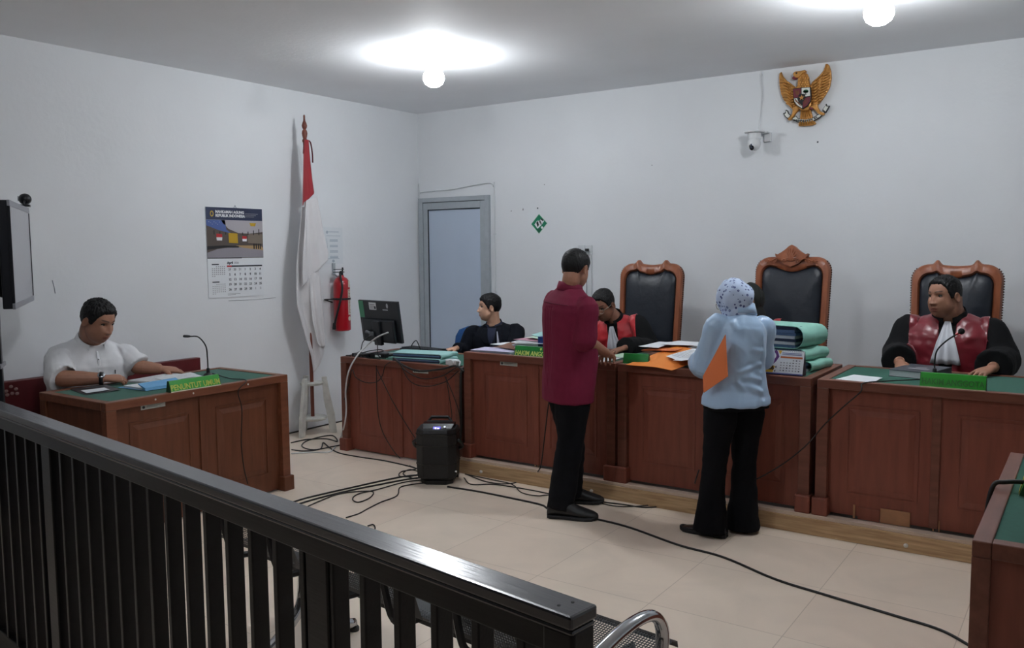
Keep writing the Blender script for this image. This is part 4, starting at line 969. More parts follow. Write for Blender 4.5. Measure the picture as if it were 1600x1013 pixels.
MB().box(-.21, -.07, 0, .21, .07, .016).build('base', BLKP, t, bevel=.005)
mb = MB()
for r in range(6):
    for c in range(20):
        x = -.2+c*.02; y = .055-r*.021; mb.box(x, y-.008, .016, x+.017, y+.009, .024)
mb.build('keys', M('key_black', (34, 36, 40), rough=.5), t)
stack('black computer case lying flat under the keyboard', 1.27, -1.47, CT, .40, .16, .028, radians(-6), (BLKP, MONB2), name='equipment_box', cat='box', layers=2, jit=.0)
def folder(label, x, y, z, L, D, h, rz, cover, pages, overhang=0.02, flat=False, group='tied court files'):
    """card cover bent round a spine at local +x, open towards -x; leaves between"""
    t = thing('court_file', label, 'file', (x, y, z), rz, group)
    n = 8; r = h/2; prof = []
    for s, rr in ((1, r), (-1, r-.004)):
        arc = [(L/2-r+rr*cos(a), r+rr*sin(a)) for a in [-pi/2+pi*k/n for k in range(n+1)]]
        line = [(-L/2, r-rr)]+arc+[(-L/2-overhang, r+rr)]
        prof += line if s == 1 else [(-L/2-overhang+.001, r+rr)]+arc[::-1]+[(-L/2, r-rr)]
    mb = MB(); m = frame_on((0, D/2, 0), (1, 0, 0), (0, 0, 1)); rings = []
    for k in range(9):
        d = D*k/8; w_ = .006*sin(k*1.7+x*9)
        rings.append([m @ V((px+(w_ if px > L/2-r else 0), pz+(.004*sin(px*30+k) if pz > r else 0), d)) for px, pz in prof])
    mb.loft(rings); mb.build('cover', cover, t, auto=50)
    k = len(pages); zz = .004
    for i, pm in enumerate(pages):
        hh = (h-.009)/k; MB().box(-L/2+.01+.006*(i % 3), -D/2+.012-.006*(i % 2), zz+hh*i, L/2-r*.75-.004*(i % 2), D/2-.012, zz+hh*(i+.9)).build('leaves', pm, t)
    return t
sa, sb = 'lower pale green file bundle beside the keyboard', 'upper pale green file bundle beside the keyboard'
folder('lower of two pale green files lying by the keyboard', 1.565, -1.80, CT, .44, .26, .032, radians(8), AQUA, (PAGED, PAGEB), group='files on the computer desk')
folder('upper of two pale green files lying by the keyboard', 1.56, -1.79, CT+.033, .44, .26, .034, radians(10), AQUA, (PAGED, PAGEB), group='files on the computer desk')
t = thing('socket_adapter', 'white plug adapter hanging at the right corner of the computer desk', 'adapter', (1.93, -1.90, CT+.005), radians(10))
MB().box(-.05, -.03, 0, .04, .03, .042).build('body', PVC, t, bevel=.008)
MB().lathe([(.001, 0), (.02, 0), (.022, .012), (.001, .012)], 16, frame_on((.0, -.03, .021), (1, 0, 0), (0, 0, 1))).build('plug', PVC, t)
MB().tube(bez([(.04, -.0, .03), (.07, -.02, .03), (.078, -.05, .0), (.08, -.05, -.08)], 6), .006, 8).build('cord', PVC, t)

# first bench
stack('flat sheaf of printed white papers at the left corner of the first judge bench', 2.27, -1.81, FT, .32, .2, .018, radians(4), (PAPER, LILAC, PAGES), layers=5)
sheet('brown card folder leaning on the papers of the first judge bench', [(2.22, -1.76, .895), (2.45, -1.84, .895), (2.47, -1.68, .930), (2.3, -1.66, .925)], KRAFT, name='card_folder', cat='folder', bend=.002, th=.003)
sheet('white sheet on the left edge behind the brown card folder', [(2.12, -1.7, .902), (2.36, -1.72, .905), (2.38, -1.56, .915), (2.16, -1.56, .905)], PAPER, bend=.002)
stack('tall pile of mixed white, lilac and pink papers beside the HAKIM board', 2.54, -1.66, FT, .30, .24, .085, radians(8), (PAPER, PAGES, LILAC, PAPER, MINTP, PAGES), layers=14, jit=.02)
sheet('pink sheet sticking out of the top of the mixed paper pile', [(2.36, -1.74, .955), (2.62, -1.78, .957), (2.63, -1.60, .962), (2.40, -1.58, .958)], PINKP, bend=.002)
sheet('pale green folded sheet on the very top of the mixed paper pile', [(2.42, -1.70, .968), (2.60, -1.76, .968), (2.58, -1.60, .972), (2.44, -1.56, .968)], MINTP, bend=.002, wav=.008)
sheet('aqua sheet raised like a tent on the top of the mixed paper pile', [(2.46, -1.66, .985), (2.62, -1.72, .975), (2.58, -1.56, 1.02), (2.52, -1.52, 1.015)], AQUA, bend=.002)
stack('navy book lying under the blue binder behind the HAKIM board', 2.72, -1.70, FT, .24, .18, .075, radians(3), (NAVYB, NAVYB, PAGES, NAVYB), name='book', cat='book', layers=4, jit=.003)
stack('royal blue binder on top of the navy book', 2.715, -1.66, FT+.076, .26, .22, .05, radians(5), (BLUEB,), name='ring_binder', cat='binder', layers=1, jit=0)
sheet('printed white paper under the hand of the man in maroon', [(3.0, -1.965, FT+.004), (3.2, -1.97, FT+.004), (3.22, -1.72, FT+.004), (3.02, -1.70, FT+.004)], PAPER, lines=9, bend=.003)
sheet('pale green paper lying in front of the judge in glasses', [(3.1, -1.68, FT+.006), (3.28, -1.70, FT+.006), (3.27, -1.5, FT+.006), (3.1, -1.48, FT+.006)], MINTP, bend=.002)

# middle bench
stack('sheaf of white papers under the orange envelopes', 3.56, -1.68, FT, .30, .34, .03, radians(-10), (PAPER, PAGES), layers=6, jit=.015)
sheet('large orange envelope drooping over the front edge of the middle bench', [(3.40, -2.02, .878), (3.715, -2.035, .866), (3.84, -1.68, .925), (3.535, -1.54, .955)], ORANGE, name='envelope', cat='envelope', bend=.004, th=.002, wav=.006)
sheet('orange envelope tucked under loose white sheets at the back of the middle bench', [(3.36, -1.72, .934), (3.60, -1.74, .946), (3.62, -1.46, .952), (3.38, -1.42, .944)], ORANGE2, name='envelope', cat='envelope', bend=.003, th=.002)
sheet('white sheet at the far left on top of the tucked orange envelope', [(3.33, -1.70, .955), (3.48, -1.72, .958), (3.46, -1.42, .962), (3.34, -1.40, .96)], PAPER, bend=.003)
sheet('long white sheet spread behind the large orange envelope', [(3.44, -1.60, .966), (3.80, -1.58, .966), (3.80, -1.36, .968), (3.46, -1.34, .966)], PAPER, bend=.004)
sheet('white printed sheet slanting across the large orange envelope', [(3.60, -1.86, .925), (3.74, -1.96, .915), (3.86, -1.72, .945), (3.68, -1.62, .955)], PAPER, bend=.003, lines=8)
sheet('crumpled white printed sheet nearest the woman in the light blue blouse', [(3.70, -1.985, .92), (3.90, -1.97, .925), (3.92, -1.76, .945), (3.76, -1.74, .953)], PAPER, bend=.008, lines=9)
sheet('yellow edged sheet showing beside the light blue sleeve', [(3.80, -1.72, .935), (3.95, -1.75, .935), (3.95, -1.6, .945), (3.82, -1.58, .94)], M('cream_paper', (226, 206, 150), rough=.6), bend=.003)
st_p = (PAGED, PAGEB, PAGES, PAGEB, PAGED, PAGES)
folder('lowest mint green court file in the tall stack on the middle bench', 4.27, -1.55, FT, .42, .30, .062, radians(-9), MINT, (PAGES, PAGED, PAGEB))
folder('middle mint green court file in the tall stack on the middle bench', 4.245, -1.555, FT+.063, .42, .30, .072, radians(-13), MINT, (PAGEB, PAGES, PAGEB))
folder('topmost and thickest mint green court file on the middle bench', 4.225, -1.56, FT+.136, .44, .32, .135, radians(-11), MINT, (PAGEB, PAGES, PAGED, PAGES, PAGEB, PAGEB, PAGED))
# desk calendar
t = thing('desk_calendar', 'purple and white tent desk calendar in front of the mint green files', 'calendar', (4.352, -1.925, BT))
up = V((0, .042, .137)); fm = frame_on((-.112, -.0185, .002), (1, 0, 0), up)
MB().prism([(-.016, .001), (.055, .001), (.031, .138), (.026, .138)], -.112, .112, frame_on((0, 0, 0), (0, 1, 0), (0, 0, 1))).build('stand', M('calendar_stand_navy', (24, 24, 44), rough=.5), t)
W2, H2 = .224, .142; F = Flat(Matrix.Translation(t.location) @ fm @ Matrix.Translation((0, 0, .002)))
PURP = M('print_purple', (92, 44, 112), rough=.5); YELP = M('print_yellow', (222, 178, 60), rough=.5); ORP = M('print_orange', (196, 106, 60), rough=.5); BLUP = M('print_blue', (88, 96, 156), rough=.5)
F.rect(PAPER, 0, .004, W2, H2, 0)
F.poly(PURP, [(0, .05), (.045, .05), (.07, .078), (.085, .105), (.07, H2), (0, H2)]); F.poly(YELP, [(.0, .012), (.055, .012), (.066, .05), (.04, .05), (0, .05)], .0006)
F.poly(YELP, [(.075, H2), (.10, H2), (.088, .118)], .0006); F.disc(WHITEP, .045, .108, .022, .022, .001); F.disc(ORP, .045, .108, .008, .011, .0016)
F.text(DARKP, '2026', .032, .030, .038, 'CENTER', .0016, .95, .0014); F.rect(ORP, .092, .098, .216, .108, .0008)
for k in range(2): F.rect(BLUP, .10, .118+k*.008, .21, .121+k*.008, .0008)
F.poly(DARKP, [(.066, .044), (.074, .052), (.074, .036)], .0008); F.poly(DARKP, [(.062, .02), (.07, .028), (.07, .014)], .0008)
for r in range(5):
    for c in range(7):
        if r == 0 and c < 4: continue
        F.rect(GREYP if (r+c) % 5 else INKB, .094+c*.0172, .083-r*.015, .102+c*.0172, .089-r*.015, .0008)
F.rect(BLUP, .0, .004, W2, .011, .0008)
F.build({PAPER: 'page', PURP: 'purple_panel'}, t)
mb = MB()
for k in range(18): mb.tube([fm @ V((.008+k*.0123, H2-.006, .004)), fm @ V((.008+k*.0123, H2+.004, .002)), fm @ V((.008+k*.0123, H2-.004, -.012))], .0014, 5)
mb.build('wire_spiral', ALU, t)
# third bench
sheet('blank white sheet at the left corner of the third judge bench', [(4.645, -1.94, BT+.001), (4.84, -1.965, BT+.001), (4.85, -1.76, BT+.001), (4.69, -1.72, BT+.001)], PAPER, bend=.001)
t = thing('book', 'thick grey book lying by the microphone on the third judge bench', 'book', (5.0, -1.50, FT), radians(-12))
MB().box(-.115, -.155, .0, .115, .155, .004).box(-.115, -.155, .036, .115, .155, .041).box(.108, -.155, 0, .115, .155, .041).build('cover', M('grey_book_cover', (72, 78, 86), rough=.45), t, bevel=.002)
MB().box(-.112, -.151, .004, .108, .151, .036).build('pages', PAGES, t)
MB().box(-.05, -.06, .041, .06, -.02, .0416).box(-.03, .0, .041, .03, .03, .0416).build('cover_print', GREYP, t)
mic('black gooseneck microphone with a foam ball before the judge looking aside', 5.09, -1.62, FT+.002, [(0, 0, .05), (-.001, -.002, .10), (.010, -.005, .16), (.055, -.012, .215), (.115, -.02, .262)], r=.0042, head=.017, base=False, ball=True)

# ------------------------------------------------------------------ loudspeaker on the floor
SPK = M('speaker_black', (17, 18, 21), rough=.5, bump=.15, bscale=120); SPKG = M('speaker_gloss', (22, 24, 28), rough=.22)
t = thing('loudspeaker', 'black portable loudspeaker with a lit blue display standing on the floor', 'loudspeaker', (2.085, -2.275, .0), radians(30))
def octo(w, d, c, z, y=0): return [V(q) for q in ((-w+c, -d+y, z), (w-c, -d+y, z), (w, -d+c+y, z), (w, d-c+y, z), (w-c, d+y, z), (-w+c, d+y, z), (-w, d-c+y, z), (-w, -d+c+y, z))]
mb = MB(); mb.loft([octo(.11, .10, .03, .03), octo(.135, .125, .05, .05), octo(.14, .13, .055, .14), octo(.14, .13, .055, .36), octo(.132, .122, .05, .385)]); mb.build('cabinet', SPK, t, bevel=.006)
mb = MB(); mb.loft([octo(.11, .105, .04, 0), octo(.115, .11, .04, .03)]); mb.build('foot', SPK, t, bevel=.004)
mb = MB(); mb.loft([[V((-.06, -.126, .355)), V((.09, -.126, .355)), V((.115, -.03, .42)), V((-.08, -.03, .42))], [V((-.05, -.126, .36)), V((.08, -.126, .36)), V((.11, .0, .42)), V((-.08, .0, .42))], [V((-.05, -.10, .37)), V((.08, -.10, .37)), V((.11, .06, .40)), V((-.08, .06, .40))]]);
mb = MB(); mb.add([(-.075, -.128, .345), (.085, -.128, .345), (.12, -.04, .412), (-.10, -.04, .412), (-.10, .04, .412), (.12, .04, .412), (-.075, -.10, .33), (.085, -.10, .33), (-.1, .04, .38), (.12, .04, .38)], [(0, 1, 2, 3), (3, 2, 5, 4), (0, 6, 7, 1), (4, 5, 9, 8), (0, 3, 4, 8, 6), (1, 7, 9, 5, 2)]); mb.build('control_panel', SPKG, t, bevel=.003)
pm = frame_on((-.075, -.128, .345), (1, 0, 0), (0, .088, .067)) @ Matrix.Translation((0, 0, .0015))
MB().box(.055, .05, 0, .105, .08, .002, pm).build('display', M('display_blue', (66, 60, 190), rough=.3, emit=1.2), t)
mb = MB(); mb.box(.066, .058, .002, .078, .072, .0026, pm).box(.084, .058, .002, .097, .068, .0026, pm); mb.build('display_digits', M('display_digits', (190, 190, 255), emit=2.0), t)
MB().lathe([(.001, 0), (.010, 0), (.009, .01), (.001, .01)], 14, pm @ Matrix.Translation((.135, .072, 0))).box(.14, .03, 0, .16, .042, .004, pm).build('knob', M('knob_silver', (190, 194, 200), rough=.3, metal=.5), t)
mb = MB()
for r in range(2):
    for c in range(6): mb.box(.052+c*.0095, .036-r*.016, 0, .059+c*.0095, .042-r*.016, .002, pm)
mb.build('buttons', M('button_grey', (120, 124, 132)), t)
for s in (0, 1):
    MB().add([pm @ V((-.028+.012*s, .02, .001)), pm @ V((.0+.012*s, .0, .001)), pm @ V((.006+.012*s, .01, .001)), pm @ V((-.018+.012*s, .045, .001))], [(0, 1, 2, 3)]).build('light_strip', M('strip_silver', (170, 178, 196), rough=.25, metal=.4), t)
MB().box(-.09, .02, .385, .09, .10, .41).tube([(-.08, .09, .40), (-.06, .10, .43), (.06, .10, .43), (.08, .09, .40)], .012, 8).build('carry_handle', SPK, t, bevel=.004)
for s in (-1, 1): MB().tube(bez([(s*.138, -.04, .30), (s*.165, -.03, .28), (s*.165, .03, .24), (s*.138, .04, .22)], 5), .012, 8).build('side_handle', SPK, t)
mb = MB()
for z in (.14, .27, .345): mb.loft([octo(.1425, .1325, .056, z), octo(.1425, .1325, .056, z+.006)], cap=False)
mb.build('rib', SPKG, t)
for s in (-1, 1): MB().lathe([(.001, -.015), (.035, -.015), (.035, .015), (.001, .015)], 18, frame_on((s*.11, .11, .035), (0, 1, 0), (0, 0, 1))).build('wheel', BLKP, t)
MB().box(.125, -.085, .085, .1405, -.075, .095).build('side_badge', WHITEP, t)
# ------------------------------------------------------------------ people
import numpy as np
def remesh(mb, voxel, smooth=5, lam=.5):
    me = mb.mesh('tmp'); o = bpy.data.objects.new('tmp', me); col.objects.link(o)
    r = o.modifiers.new('r', 'REMESH'); r.mode = 'VOXEL'; r.voxel_size = voxel; r.adaptivity = 0
    dg = bpy.context.evaluated_depsgraph_get(); m2 = bpy.data.meshes.new_from_object(o.evaluated_get(dg))
    bpy.data.objects.remove(o); bpy.data.meshes.remove(me)
    n = len(m2.vertices); co = np.empty(n*3); m2.vertices.foreach_get('co', co); co = co.reshape(-1, 3)
    e = np.empty(len(m2.edges)*2, dtype=np.int64); m2.edges.foreach_get('vertices', e); e = e.reshape(-1, 2)
    deg = np.bincount(e.ravel(), minlength=n)[:, None].clip(1)
    def step(c, l):
        s = np.zeros_like(c)
        for k in range(3): s[:, k] = np.bincount(e[:, 0], c[e[:, 1], k], n)+np.bincount(e[:, 1], c[e[:, 0], k], n)
        return c+l*(s/deg-c)
    for _ in range(smooth): co = step(co, lam); co = step(co, -lam*1.02)
    co = step(co, .3)
    m2.vertices.foreach_set('co', co.ravel()); m2.update(); m2.polygons.foreach_set('use_smooth', [True]*len(m2.polygons))
    return m2
def displace(me, fn):
    """move every vertex along its normal by fn(position, normal)"""
    me.update(); nv = [v.normal.copy() for v in me.vertices]
    for v, nn in zip(me.vertices, nv): v.co = v.co+nn*fn(v.co, nn)
    me.update()
def link_mesh(me, name, mats, parent=None):
    if not isinstance(mats, (list, tuple)): mats = [mats]
    me.materials.clear()
    for m in mats: me.materials.append(m)
    me.name = name; o = bpy.data.objects.new(name, me); col.objects.link(o)
    if parent is not None: o.parent = parent
    return o
def sub_world(me, base): me.transform(Matrix.Translation(-V(base)))
def bvh_of(me): return BVHTree.FromPolygons([v.co.copy() for v in me.vertices], [tuple(p.vertices) for p in me.polygons])
def rot(yaw, pitch=0, roll=0):
    """columns right, forward, up; yaw is the heading in the floor plane, pitch > 0 looks down"""
    f = V((cos(yaw), sin(yaw), 0)); r = V((sin(yaw), -cos(yaw), 0)); u = V((0, 0, 1))
    f2 = f*cos(pitch)-u*sin(pitch); u2 = u*cos(pitch)+f*sin(pitch)
    r2 = r*cos(roll)-u2*sin(roll); u3 = u2*cos(roll)+r*sin(roll)
    return r2, f2, u3
def sstep(a, b, x):
    t = max(0, min(1, (x-a)/(b-a))); return t*t*(3-2*t)
def g2(x, z, cx, cz, sx, sz): return exp(-((x-cx)/sx)**2-((z-cz)/sz)**2)

def head_point(az, el, o):
    d = V((sin(az)*cos(el), cos(az)*cos(el), sin(el)))
    j = o.get('jaw', 1.0)
    def hit(c, r):
        a = sum((d[i]/r[i])**2 for i in range(3)); b = -2*sum(d[i]*c[i]/r[i]**2 for i in range(3)); cc = sum((c[i]/r[i])**2 for i in range(3))-1
        return (-b+sqrt(max(0, b*b-4*a*cc)))/(2*a)
    r1 = hit((0, -.012, .022), (.0755, .097, .091)); r2 = hit((0, .030, -.042), (.0585*j, .060, .077))
    r3 = hit((0, .006, -.052), (.0600*j, .050, .046)); r = (r1**14+r2**14+r3**14)**(1/14)
    p = d*r; x, z = p.x, p.z; ax = abs(x); fr = sstep(.1, .6, d.y)
    if fr > 0:
        h = .0045*g2(ax, z, .03, .031, .022, .009)-.0095*g2(ax, z, .031, .011, .014, .011)-.004*g2(x, z, 0, .018, .011, .012)
        t = (z-.018)/(-.030-.018)          # nose
        if -.3 < t < 1.25:
            hh = (.004+.019*max(0, min(1, t))**1.2)*(1 if t < 1 else max(0, 1-(t-1)/.2))*sstep(-.3, .1, t)
            sx = .0075+.0045*max(0, min(1, t)); h += hh*exp(-(x/sx)**2)
        h += .0095*g2(ax, z, .0140, -.030, .0080, .0080)
        h += .0055*g2(ax, z, .0, -.0575, .020, .0045)+.0065*g2(ax, z, 0, -.0705, .017, .0055)-.004*g2(ax, z, 0, -.064, .024, .0022)-.003*g2(ax, z, 0, -.081, .018, .006)
        h += .006*g2(ax, z, 0, -.101, .020, .012)+.004*g2(ax, z, .043, -.018, .017, .018)
        h -= .002*g2(ax, z, .030, -.055, .01, .02)
        p = p+V((0, 1, 0))*h*fr+d*0
    return p, d
def hair_line(az):
    a = abs(az)*180/pi
    tab = [(0, .066), (30, .064), (48, .046), (60, .020), (72, -.012), (82, -.010), (92, .012), (104, .010), (118, -.03), (135, -.058), (180, -.070)]
    for (a0, z0), (a1, z1) in zip(tab, tab[1:]):
        if a0 <= a <= a1: return z0+(z1-z0)*(a-a0)/(a1-a0)
    return tab[-1][1]
def head_grid(nu=110, nv=84):
    for i in range(nv+1):
        el = -pi/2*.985+(pi*.985)*i/nv
        for k in range(nu):
            u = -pi+2*pi*k/nu; yield u-.42*sin(u), el
def add_head(mb, Rm, c, o):
    nu, nv = 110, 84; s = o.get('s', 1)
    rings = []; row = []
    for az, el in head_grid(nu, nv):
        p, d = head_point(az, el, o); row.append(Rm @ (p*s)+c)
        if len(row) == nu: rings.append(row); row = []
    mb.loft(rings)
    if o.get('ears', True):
        for sd in (-1, 1):
            m = Matrix.Rotation(radians(sd*14), 3, 'Z') @ Matrix.Rotation(radians(-12), 3, 'X')
            e = MB(); R = []
            for k, (wy, wz, xx) in enumerate(((.004, .012, -.006), (.010, .020, .0), (.0165, .029, .006), (.0185, .0315, .011), (.016, .028, .014), (.010, .019, .0115), (.005, .009, .009))):
                ring = []
                for q in range(20):
                    a = 2*pi*q/20; zz = sin(a)*wz; yy = cos(a)*wy*(1-.28*(zz < 0)*abs(sin(a))); ring.append(m @ V((sd*xx, yy, zz)))
                R.append([Rm @ ((v+V((sd*.0745, -.012, -.006)))*s)+c for v in ring])
            mb.loft(R)
def add_hand(mb, w, d, n, side, pose, s=1.0, wr=.026):
    """wrist point w, finger direction d, back-of-hand normal n; side +1 right hand, -1 left"""
    d = V(d).normalized(); n = V(n); n = (n-d*n.dot(d)).normalized(); x = d.cross(n)*side     # x points to the little finger ... thumb on -x
    x = -x
    def L(a, b, c): return V(w)+x*a*s+d*b*s+n*c*s
    R = []
    for (b, hw, th, cc) in ((-.01, wr, .020, 0), (.015, .027, .0175, 0), (.04, .036, .0165, 0), (.07, .041, .0150, .001), (.09, .040, .013, .001), (.098, .034, .009, 0)):
        R.append([L(hw*cos(a)*(abs(cos(a))+1e-6)**-.25, b, cc+th*sin(a)) for a in [2*pi*k/20 for k in range(20)]])
    mb.loft(R)
    curl = pose.get('curl', (25, 30, 32, 35)); sp = pose.get('splay', 1.0)
    for i, (x0, ln, b0) in enumerate(((.031, .070, .088), (.0105, .078, .094), (-.0105, .072, .092), (-.030, .057, .084))):
        a = radians(curl[i]); dirx = sp*(.13, .03, -.06, -.17)[i]
        p = [L(x0, b0-.012, .0)]; ang = a*.55; seg = (.45, .30, .25); q = V((x0, b0-.004, .001))
        p.append(L(*q))
        for k in range(3):
            q = q+V((dirx*ln*seg[k], cos(ang)*ln*seg[k], -sin(ang)*ln*seg[k])); p.append(L(*q)); ang += a*(1.0, .8, .6)[k]
        mb.tube(p, [r*s for r in (.0095, .0094, .0086, .0080, .0068)], 10, round_end=True)
    ta = pose.get('thumb', (.6, .75, -.25)); t1 = V(ta).normalized(); q0 = V((.022, .022, -.004)); q1 = q0+t1*.042; t2 = (t1+V((-.35, .35, -.2))*pose.get('tb', .6)).normalized(); q2 = q1+t2*.030; q3 = q2+t2*.022
    mb.tube([L(*q0), L(*q1), L(*q2), L(*q3)], [.0145*s, .0115*s, .010*s, .0082*s], 10, round_end=True)

class Person:
    def __init__(s, **k):
        s.__dict__.update(dict(sw=.195, girth=1.0, belly=.0, female=False, seated=False, arms={}, legs={}, hs=1.0, dip=.055), **k)
        s.hip = V(s.hip); s.neck = V(s.neck); s.hc = V(s.head[0]); s.R = Matrix(rot(*[radians(a) for a in s.head[1:4]])).transposed()
        s.ho['s'] = s.hs
        a = s.hip; b = s.neck; f = rot(radians(s.yaw))[1]
        s.ctrl = (a+b)/2+f*getattr(s, 'arch', -.02)
        s.sh = {}
        for sd, sg in (('R', 1), ('L', -1)):
            r = s.frame(.9)[0]; p = s.spine(1.0)-V((0, 0, s.dip))+r*sg*s.sw
            s.sh[sd] = V(s.arms.get(sd, {}).get('sh', p))
    def spine(s, t):
        if t > 1: return s.neck+(s.neck-s.ctrl).normalized()*(t-1)*.5
        if t < 0: return s.hip+V((0, 0, 1))*t*(s.neck-s.hip).length
        return s.hip*(1-t)**2+s.ctrl*2*t*(1-t)+s.neck*t*t
    def frame(s, t):
        k = max(0, min(1, t)); yaw = radians(s.yaw_h*(1-k)+s.yaw*k) if hasattr(s, 'yaw_h') else radians(s.yaw)
        r = V((sin(yaw), -cos(yaw), 0)); up = (s.spine(t+.02)-s.spine(t-.02)).normalized(); f = up.cross(r).normalized(); r = f.cross(up)
        return r, f, up
    def prof(s, t):
        if s.female: tab = [(-.3, .175, .11, .125), (-.14, .178, .11, .13), (0, .172, .105, .125), (.2, .15, .10, .10), (.42, .135, .10, .09), (.65, .15, .12, .098), (.8, .158, .10, .098), (.9, .135, .075, .085), (.97, .085, .055, .065), (1.04, .052, .048, .052)]
        else: tab = [(-.3, .165, .10, .11), (-.14, .168, .105, .115), (0, .166, .11, .112), (.2, .16, .115, .104), (.42, .163, .118, .104), (.65, .178, .122, .112), (.8, .182, .108, .11), (.9, .155, .082, .092), (.97, .095, .062, .070), (1.04, .058, .056, .058)]
        for a, b in zip(tab, tab[1:]):
            if a[0] <= t <= b[0]:
                k = (t-a[0])/(b[0]-a[0]); v = [a[i]+(b[i]-a[i])*k for i in (1, 2, 3)]; break
        else: v = list(tab[0][1:] if t < tab[0][0] else tab[-1][1:])
        sws = s.sw/.195; g = s.girth if t < .9 else 1+(s.girth-1)*.4
        return v[0]*g*(1+(sws-1)*max(0, min(1, t))), v[1]*g+s.belly*exp(-((t-.25)/.28)**2), v[2]*g
    def ring(s, t, inf=0, n=32, flare=0, ex=.82):
        c = s.spine(t); r, f, u = s.frame(t); a, df, db = s.prof(t); out = []
        for k in range(n):
            q = 2*pi*k/n; x, y = cos(q), sin(q); x = math.copysign(abs(x)**ex, x); y = math.copysign(abs(y)**ex, y)
            out.append(c+r*x*(a+inf+flare)+f*y*((df if y > 0 else db)+inf+flare))
        return out
    def arm_pts(s, sd):
        A = s.arms[sd]; return s.sh[sd], V(A['el']), V(A['wr'])
    def add_arm(s, mb, sd, r, upto=1.0, n=16, inner=True):
        """r: radii at shoulder, upper mid, elbow, forearm mid, wrist"""
        S, E, W = s.arm_pts(sd); up = S-s.frame(.9)[0]*(.05 if sd == 'R' else -.05)
        pts = ([up] if inner else [])+[S, (S+E)/2, S.lerp(E, .85), E, E.lerp(W, .2), E.lerp(W, .5), W]
        R = ([r[0]*.95] if inner else [])+[r[0], r[1], r[2]*1.03, r[2], r[2]*1.03, r[3], r[4]]
        path = bez(pts, 4); rad = []
        for i in range(len(pts)-1): rad += [R[i]+(R[i+1]-R[i])*k/4 for k in range(4)]
        rad.append(R[-1])
        if upto < 1:
            L = [0]
            for a, b in zip(path, path[1:]): L.append(L[-1]+(b-a).length)
            m = next(i for i, l in enumerate(L) if l >= upto*L[-1]); path, rad = path[:m+1], rad[:m+1]
        mb.tube(path, rad, n); return path
    def body(s, name, label, base, skin, voxel=.0036, group=None):
        mb = MB()
        ts = [-.12, 0, .15, .3, .45, .6, .72, .82, .9, .95, .98, 1.02]
        mb.loft([s.ring(t, -.014 if t < .99 else -.003) for t in ts])
        hb = s.hc+s.R @ V((0, -.028, -.045))*s.hs
        nr = s.ho.get('neck', .056)
        mb.tube(bez([s.spine(.93), s.spine(1.03), hb+s.R @ V((0, -.002, -.035)), hb+s.R @ V((0, 0, .04))], 5), [nr*1.12]*3+[nr*1.05]*3+[nr]*10, 24)
        add_head(mb, s.R, s.hc, s.ho)
        for sd, sg in (('R', 1), ('L', -1)):
            if sd in s.arms:
                k = s.arms[sd].get('k', 1.0)
                s.add_arm(mb, sd, [q*k for q in (.050, .045, .039, .036, .0265)])
                if 'hd' in s.arms[sd]:
                    A = s.arms[sd]; add_hand(mb, A['wr'], A['hd'], A['hn'], sg, A.get('pose', {}), A.get('hs', 1.0))
            if sd in s.legs:
                Lg = s.legs[sd]; h = s.spine(0)+s.frame(0)[0]*sg*.088
                mb.tube(bez([h+V((0, 0, .03)), h.lerp(V(Lg['kn']), .5), V(Lg['kn']), V(Lg['kn']).lerp(V(Lg['an']), .4), V(Lg['an']), V(Lg['an'])-V((0, 0, .04))], 4), [.064]*4+[.054]*4+[.042]*4+[.040]*4+[.032]*5, 14)
        me = remesh(mb, voxel)
        ca = me.color_attributes.new('tint', 'FLOAT_COLOR', 'POINT'); Ri = s.R.transposed(); vals = np.ones((len(me.vertices), 4), dtype=np.float32)
        lip = V(s.ho.get('lip', (.80, .58, .60))); brow = V((.16, .14, .15)); stub = V(s.ho.get('stubble', (1, 1, 1)))
        for v in me.vertices:
            p = (Ri @ (v.co-s.hc))/s.hs
            if p.length > .2 or p.y < .03: continue
            ax = abs(p.x); c = V((1, 1, 1))
            kl = min(1, 1.3*exp(-(ax/.021)**4)*(exp(-((p.z+.0585)/.0048)**2)+exp(-((p.z+.0695)/.0058)**2))); c = c.lerp(lip, kl)
            km = exp(-(ax/.0225)**6)*exp(-((p.z+.0638)/.0019)**2); c = c.lerp(V((.35, .22, .22)), min(1, km))
            zb = .0335+.004*sin((ax-.012)/.04*2.2); kb = sstep(.009, .014, ax)*(1-sstep(.044, .053, ax))*exp(-((p.z-zb)/.0043)**4)
            c = c.lerp(brow, kb*s.ho.get('brow', .95))
            ks = sstep(-.035, -.055, p.z)*(1-.9*kl); c = V((c.x*(1+(stub.x-1)*ks), c.y*(1+(stub.y-1)*ks), c.z*(1+(stub.z-1)*ks)))
            kn = exp(-((ax-.0075)/.0035)**2-((p.z+.0415)/.0035)**2); c = c.lerp(V((.3, .2, .2)), .8*kn)
            vals[v.index, :3] = c
        ca.data.foreach_set('color', vals.ravel())
        s.bvh = bvh_of(me); s.base = V(base); sub_world(me, base)
        s.obj = link_mesh(me, name, skin); s.obj.location = base; tag(s.obj, label, 'person', group)
        return s.obj
    def add(s, mb, name, m, smooth=True, parent=None, **k):
        for i, p in enumerate(mb.v): mb.v[i] = p-s.base
        return mb.build(name, m, parent or s.obj, smooth=smooth, **k)
    def add_mesh(s, me, name, m, parent=None):
        sub_world(me, s.base); return link_mesh(me, name, m, parent or s.obj)
    def H_(s, x, y, z): return s.hc+s.R @ (V((x, y, z))*s.hs)
    def face_hit(s, x, z, far=.3):
        o = s.H_(x, far, z); d = s.R @ V((0, -1, 0)); h = s.bvh.ray_cast(o, d); return h[0]
